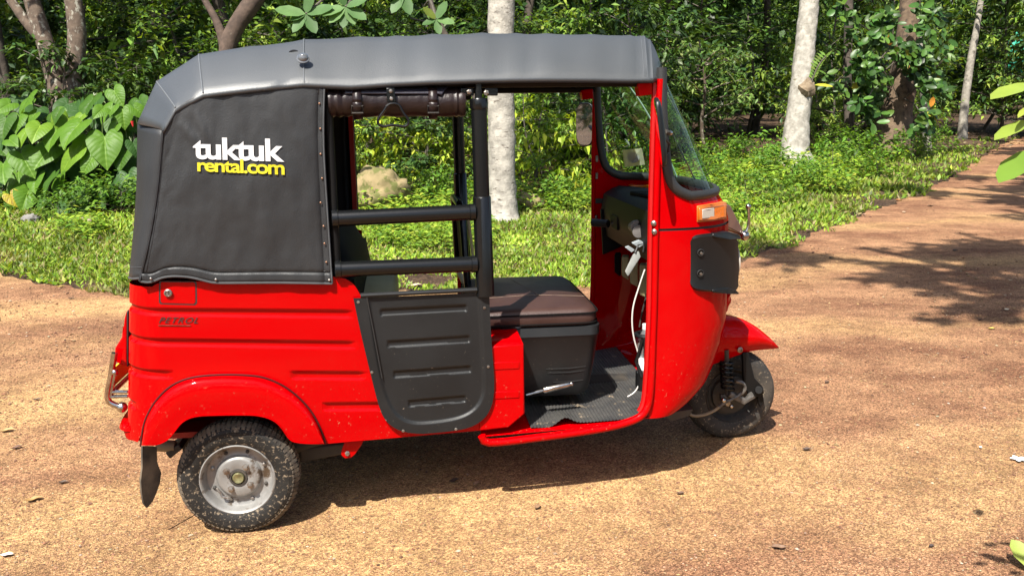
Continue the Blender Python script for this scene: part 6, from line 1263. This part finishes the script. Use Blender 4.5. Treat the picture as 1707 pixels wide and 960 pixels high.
# right-hand shrub whose leaves reach into the picture
ed = tag(empty('edge_shrub'), 'shrub with long pale green leaves reaching in from the right edge', 'shrub'); dE = 1.4; b = MB()
for (base, tip, w_, col) in (((1724, 138), (1655, 151), 32, (.22, .30, .05)), ((1722, 199), (1661, 220), 26, (.20, .27, .045)), ((1728, 248), (1668, 291), 40, (.12, .21, .03)), ((1716, 178), (1700, 186), 10, (.28, .32, .05))):
    A, T_ = at(*base, dE), at(*tip, dE-.08); Lg = np.linalg.norm(T_-A); V, F, T = leaf_arrays(np.array([A]), np.array([T_-A]), np.array([AX[1]*.9-AX[2]*.45]), np.array([Lg]), np.array([w_*dE/FOC*1.15]), np.array([col]), 'oval', fold=.12, droop=.1); np_mesh('leaf', V, F, M_LEAF, ed, T); b.tube([A, at(1760, 210, dE+.05)], .004, 5)
b.tube([at(1760, 210, dE+.05), at(1800, 600, dE+.1), tuple(at(1815, 800, dE+.15)*np.array((1, 1, 0)))], [.009, .014, .02], 7)
for k in range(14):
    A = at(1800+rg.uniform(0, 120), rg.uniform(60, 300), dE+rg.uniform(-.2, .4)); V, F, T = leaf_arrays(np.array([A]), np.array([AX[0]*rg.uniform(.2, 1)-AX[1]*rg.uniform(0, .5)+AX[2]*rg.normal(0, .5)]), np.array([AX[1]]), np.array([.10]), np.array([.035]), np.array([(.12, .2, .03)]), 'oval'); np_mesh('leaf', V, F, M_LEAF, ed, T)
b.build('stem', M_TWIG, ed)
# plumeria flower and a leaf tip low on the right
p = G(1697, 771, .01); fl = tag(empty('white_flower', p), 'white five petalled flower lying on the gravel at the right', 'flower')
for k in range(5):
    a = k*1.257+.3; V, F, T = leaf_arrays(np.zeros((1, 3)), np.array([(math.cos(a), math.sin(a), .28)]), np.array([(0, 0, 1.)]), np.array([.034]), np.array([.02]), np.array([(.8, .8, .78)]), 'oval'); np_mesh('petal', V, F, M_LITTER, fl, T)
p = G(1728, 968, .02); V, F, T = leaf_arrays(np.array([p]), np.array([(-.10, .30, .25)]), np.array([(-.3, -.6, .8)]), np.array([.115]), np.array([.062]), np.array([(.26, .32, .07)]), 'oval'); tag(np_mesh('fallen_leaf', V, F, M_LEAF, None, T), 'pale green leaf curling up in the bottom right corner', 'leaf')
# green netting glimpsed far down the path
dT = 30.0; b = MB(); rows = []
for j in range(14): rows.append([at(1678+j*4.4, r_+5*math.sin(j*1.3), dT+.25*math.sin(j*1.9)) for r_ in (58, 85, 110, 128)])
b.grid(rows); tag(b.build('netting', mat('green_net', (.03, .30, .20), (.05, .42, .28), scale=3, rough=.7), None, solid=.02), 'teal green netting hung among trees at the top right', 'netting')
for i, (px, row, s, k) in enumerate(((1690, 229, 1.3, 'mid'), (1725, 228, 1.5, 'fine'), (1668, 226, 1.8, 'dark'), (1710, 222, 2.2, 'dark'), (1760, 224, 2.0, 'mid'), (1640, 216, 1.8, 'mid'), (1745, 231, 1.2, 'fine'))):
    by_mark(place(k, G(px, row), i*1.3, s, LB[k], 'shrubs of the thicket', s*1.25), LB[k], 'growing')
finish_labels()
# ---- fallen leaves
def dead_leaf(px, row, L, col, az, label, curl=.35, m=None):
    L *= .82
    p = G(px, row, .010); D = np.array((math.cos(az), math.sin(az), 0)); Sd = np.array((-D[1], D[0], 0)); rows = []
    for t in np.linspace(-.5, .5, 9):
        w_ = .24*math.cos(math.pi*t*.97)**.75*(1 if t > -.5 else 0); rows.append([tuple(D*L*t+Sd*L*w_*s+np.array((0, 0, L*(curl*t*t+curl*1.3*abs(w_*s)*1.2*abs(s)+.03*math.sin(t*9))))) for s in (-1, -.5, 0, .5, 1)])
    b = MB(); b.grid(rows); o = b.build('fallen_leaf', m or mat('fallen_leaf', col, tuple(c*.7 for c in col), scale=40, rough=.65), None, ang=80); o.location = p; return tag(o, label, 'leaf', 'fallen leaves')
for a in ((62, 670, .05, (.10, .065, .04), .3, 'small dark dry leaf on the gravel left of the tail lamp'), (28, 750, .06, (.13, .07, .045), .7, 'dark reddish leaf on the gravel at the left edge'), (106, 809, .045, (.07, .045, .03), .2, 'dark crumpled leaf on the gravel left of the mud flap'), (57, 837, .075, (.33, .20, .07), .5, 'tan dry leaf on the gravel left of the rear wheel'), (12, 722, .075, (.38, .25, .10), .3, 'pale tan leaf cut by the left picture edge'), (12, 932, .05, (.6, .57, .52), .1, 'whitish curled leaf in the bottom left corner'),
          (896, 849, .05, (.22, .13, .07), 1.0, 'brown leaf on the sunlit gravel below the cab'), (757, 806, .06, (.07, .045, .03), .6, 'dark leaf on the shadow edge under the side door'), (794, 812, .045, (.30, .19, .11), .8, 'tan leaf just outside the shadow under the side door'), (1134, 827, .04, (.10, .055, .035), 0, 'small dark leaf on the gravel below the front wheel'), (1344, 755, .05, (.07, .045, .035), .1, 'dark leaf on the gravel right of the front wheel'), (1298, 922, .06, (.17, .10, .06), 2.9, 'brown twiggy leaf on the gravel near the bottom right'),
          (1653, 551, .07, (.40, .28, .06), 0, 'yellowish leaf on the shaded gravel at the right'), (1678, 520, .07, (.6, .5, .35), .4, 'pale curled leaf on the gravel near the right edge'), (1634, 750, .03, (.65, .62, .55), 1.2, 'pale scrap of leaf left of the white flower'), (1552, 916, .03, (.05, .035, .03), .3, 'tiny dark leaf on the gravel at lower right'), (1592, 420, .09, (.05, .04, .035), .1, 'dark leaf on the shaded path at the right'), (1385, 432, .07, (.06, .045, .03), .4, 'small dark leaf on the yellow sand by the verge'), (1551, 345, .11, (.16, .10, .06), 2.9, 'brown leaf on the path edge beside the grass'), (1507, 356, .10, (.55, .42, .28), .5, 'pale tan leaf where the grass meets the path'),
          (1498, 336, .16, (.45, .20, .09), .4, 'orange brown leaf on the verge grass by the path'), (1436, 297, .18, (.48, .32, .07), .2, 'large yellow brown leaf among the verge herbs'), (1440, 360, .10, (.45, .28, .2), 1.2, 'pinkish leaf on the grass by the path edge'), (1347, 386, .11, (.4, .28, .17), .8, 'tan leaf on the grass right of the nose guard'), (122, 437, .14, (.50, .36, .22), 1.4, 'large tan leaf on the grass left of the hood'), (46, 459, .09, (.45, .50, .03), .2, 'bright yellow green leaf on the gravel edge at left'), (101, 481, .09, (.38, .27, .06), .5, 'yellow brown leaf at the grass edge left of the hood'), (119, 500, .06, (.08, .05, .03), .1, 'dark leaf on the gravel left of the hood'), (692, 480, .16, (.52, .36, .26), .3, 'pinkish dry leaf seen beneath the lower guard rail'), (825, 440, .10, (.5, .36, .2), 1.3, 'tan leaf on the grass behind the door post'), (20, 370, .16, (.5, .36, .26), .4, 'large pale leaf below the yellowing plant at left'), (190, 425, .12, (.48, .36, .24), .2, 'pale leaf on the grass close to the hood'), (1378, 640, .05, (.12, .07, .045), .7, 'small dark leaf on the open gravel ahead of the mudguard')):
    dead_leaf(*a)
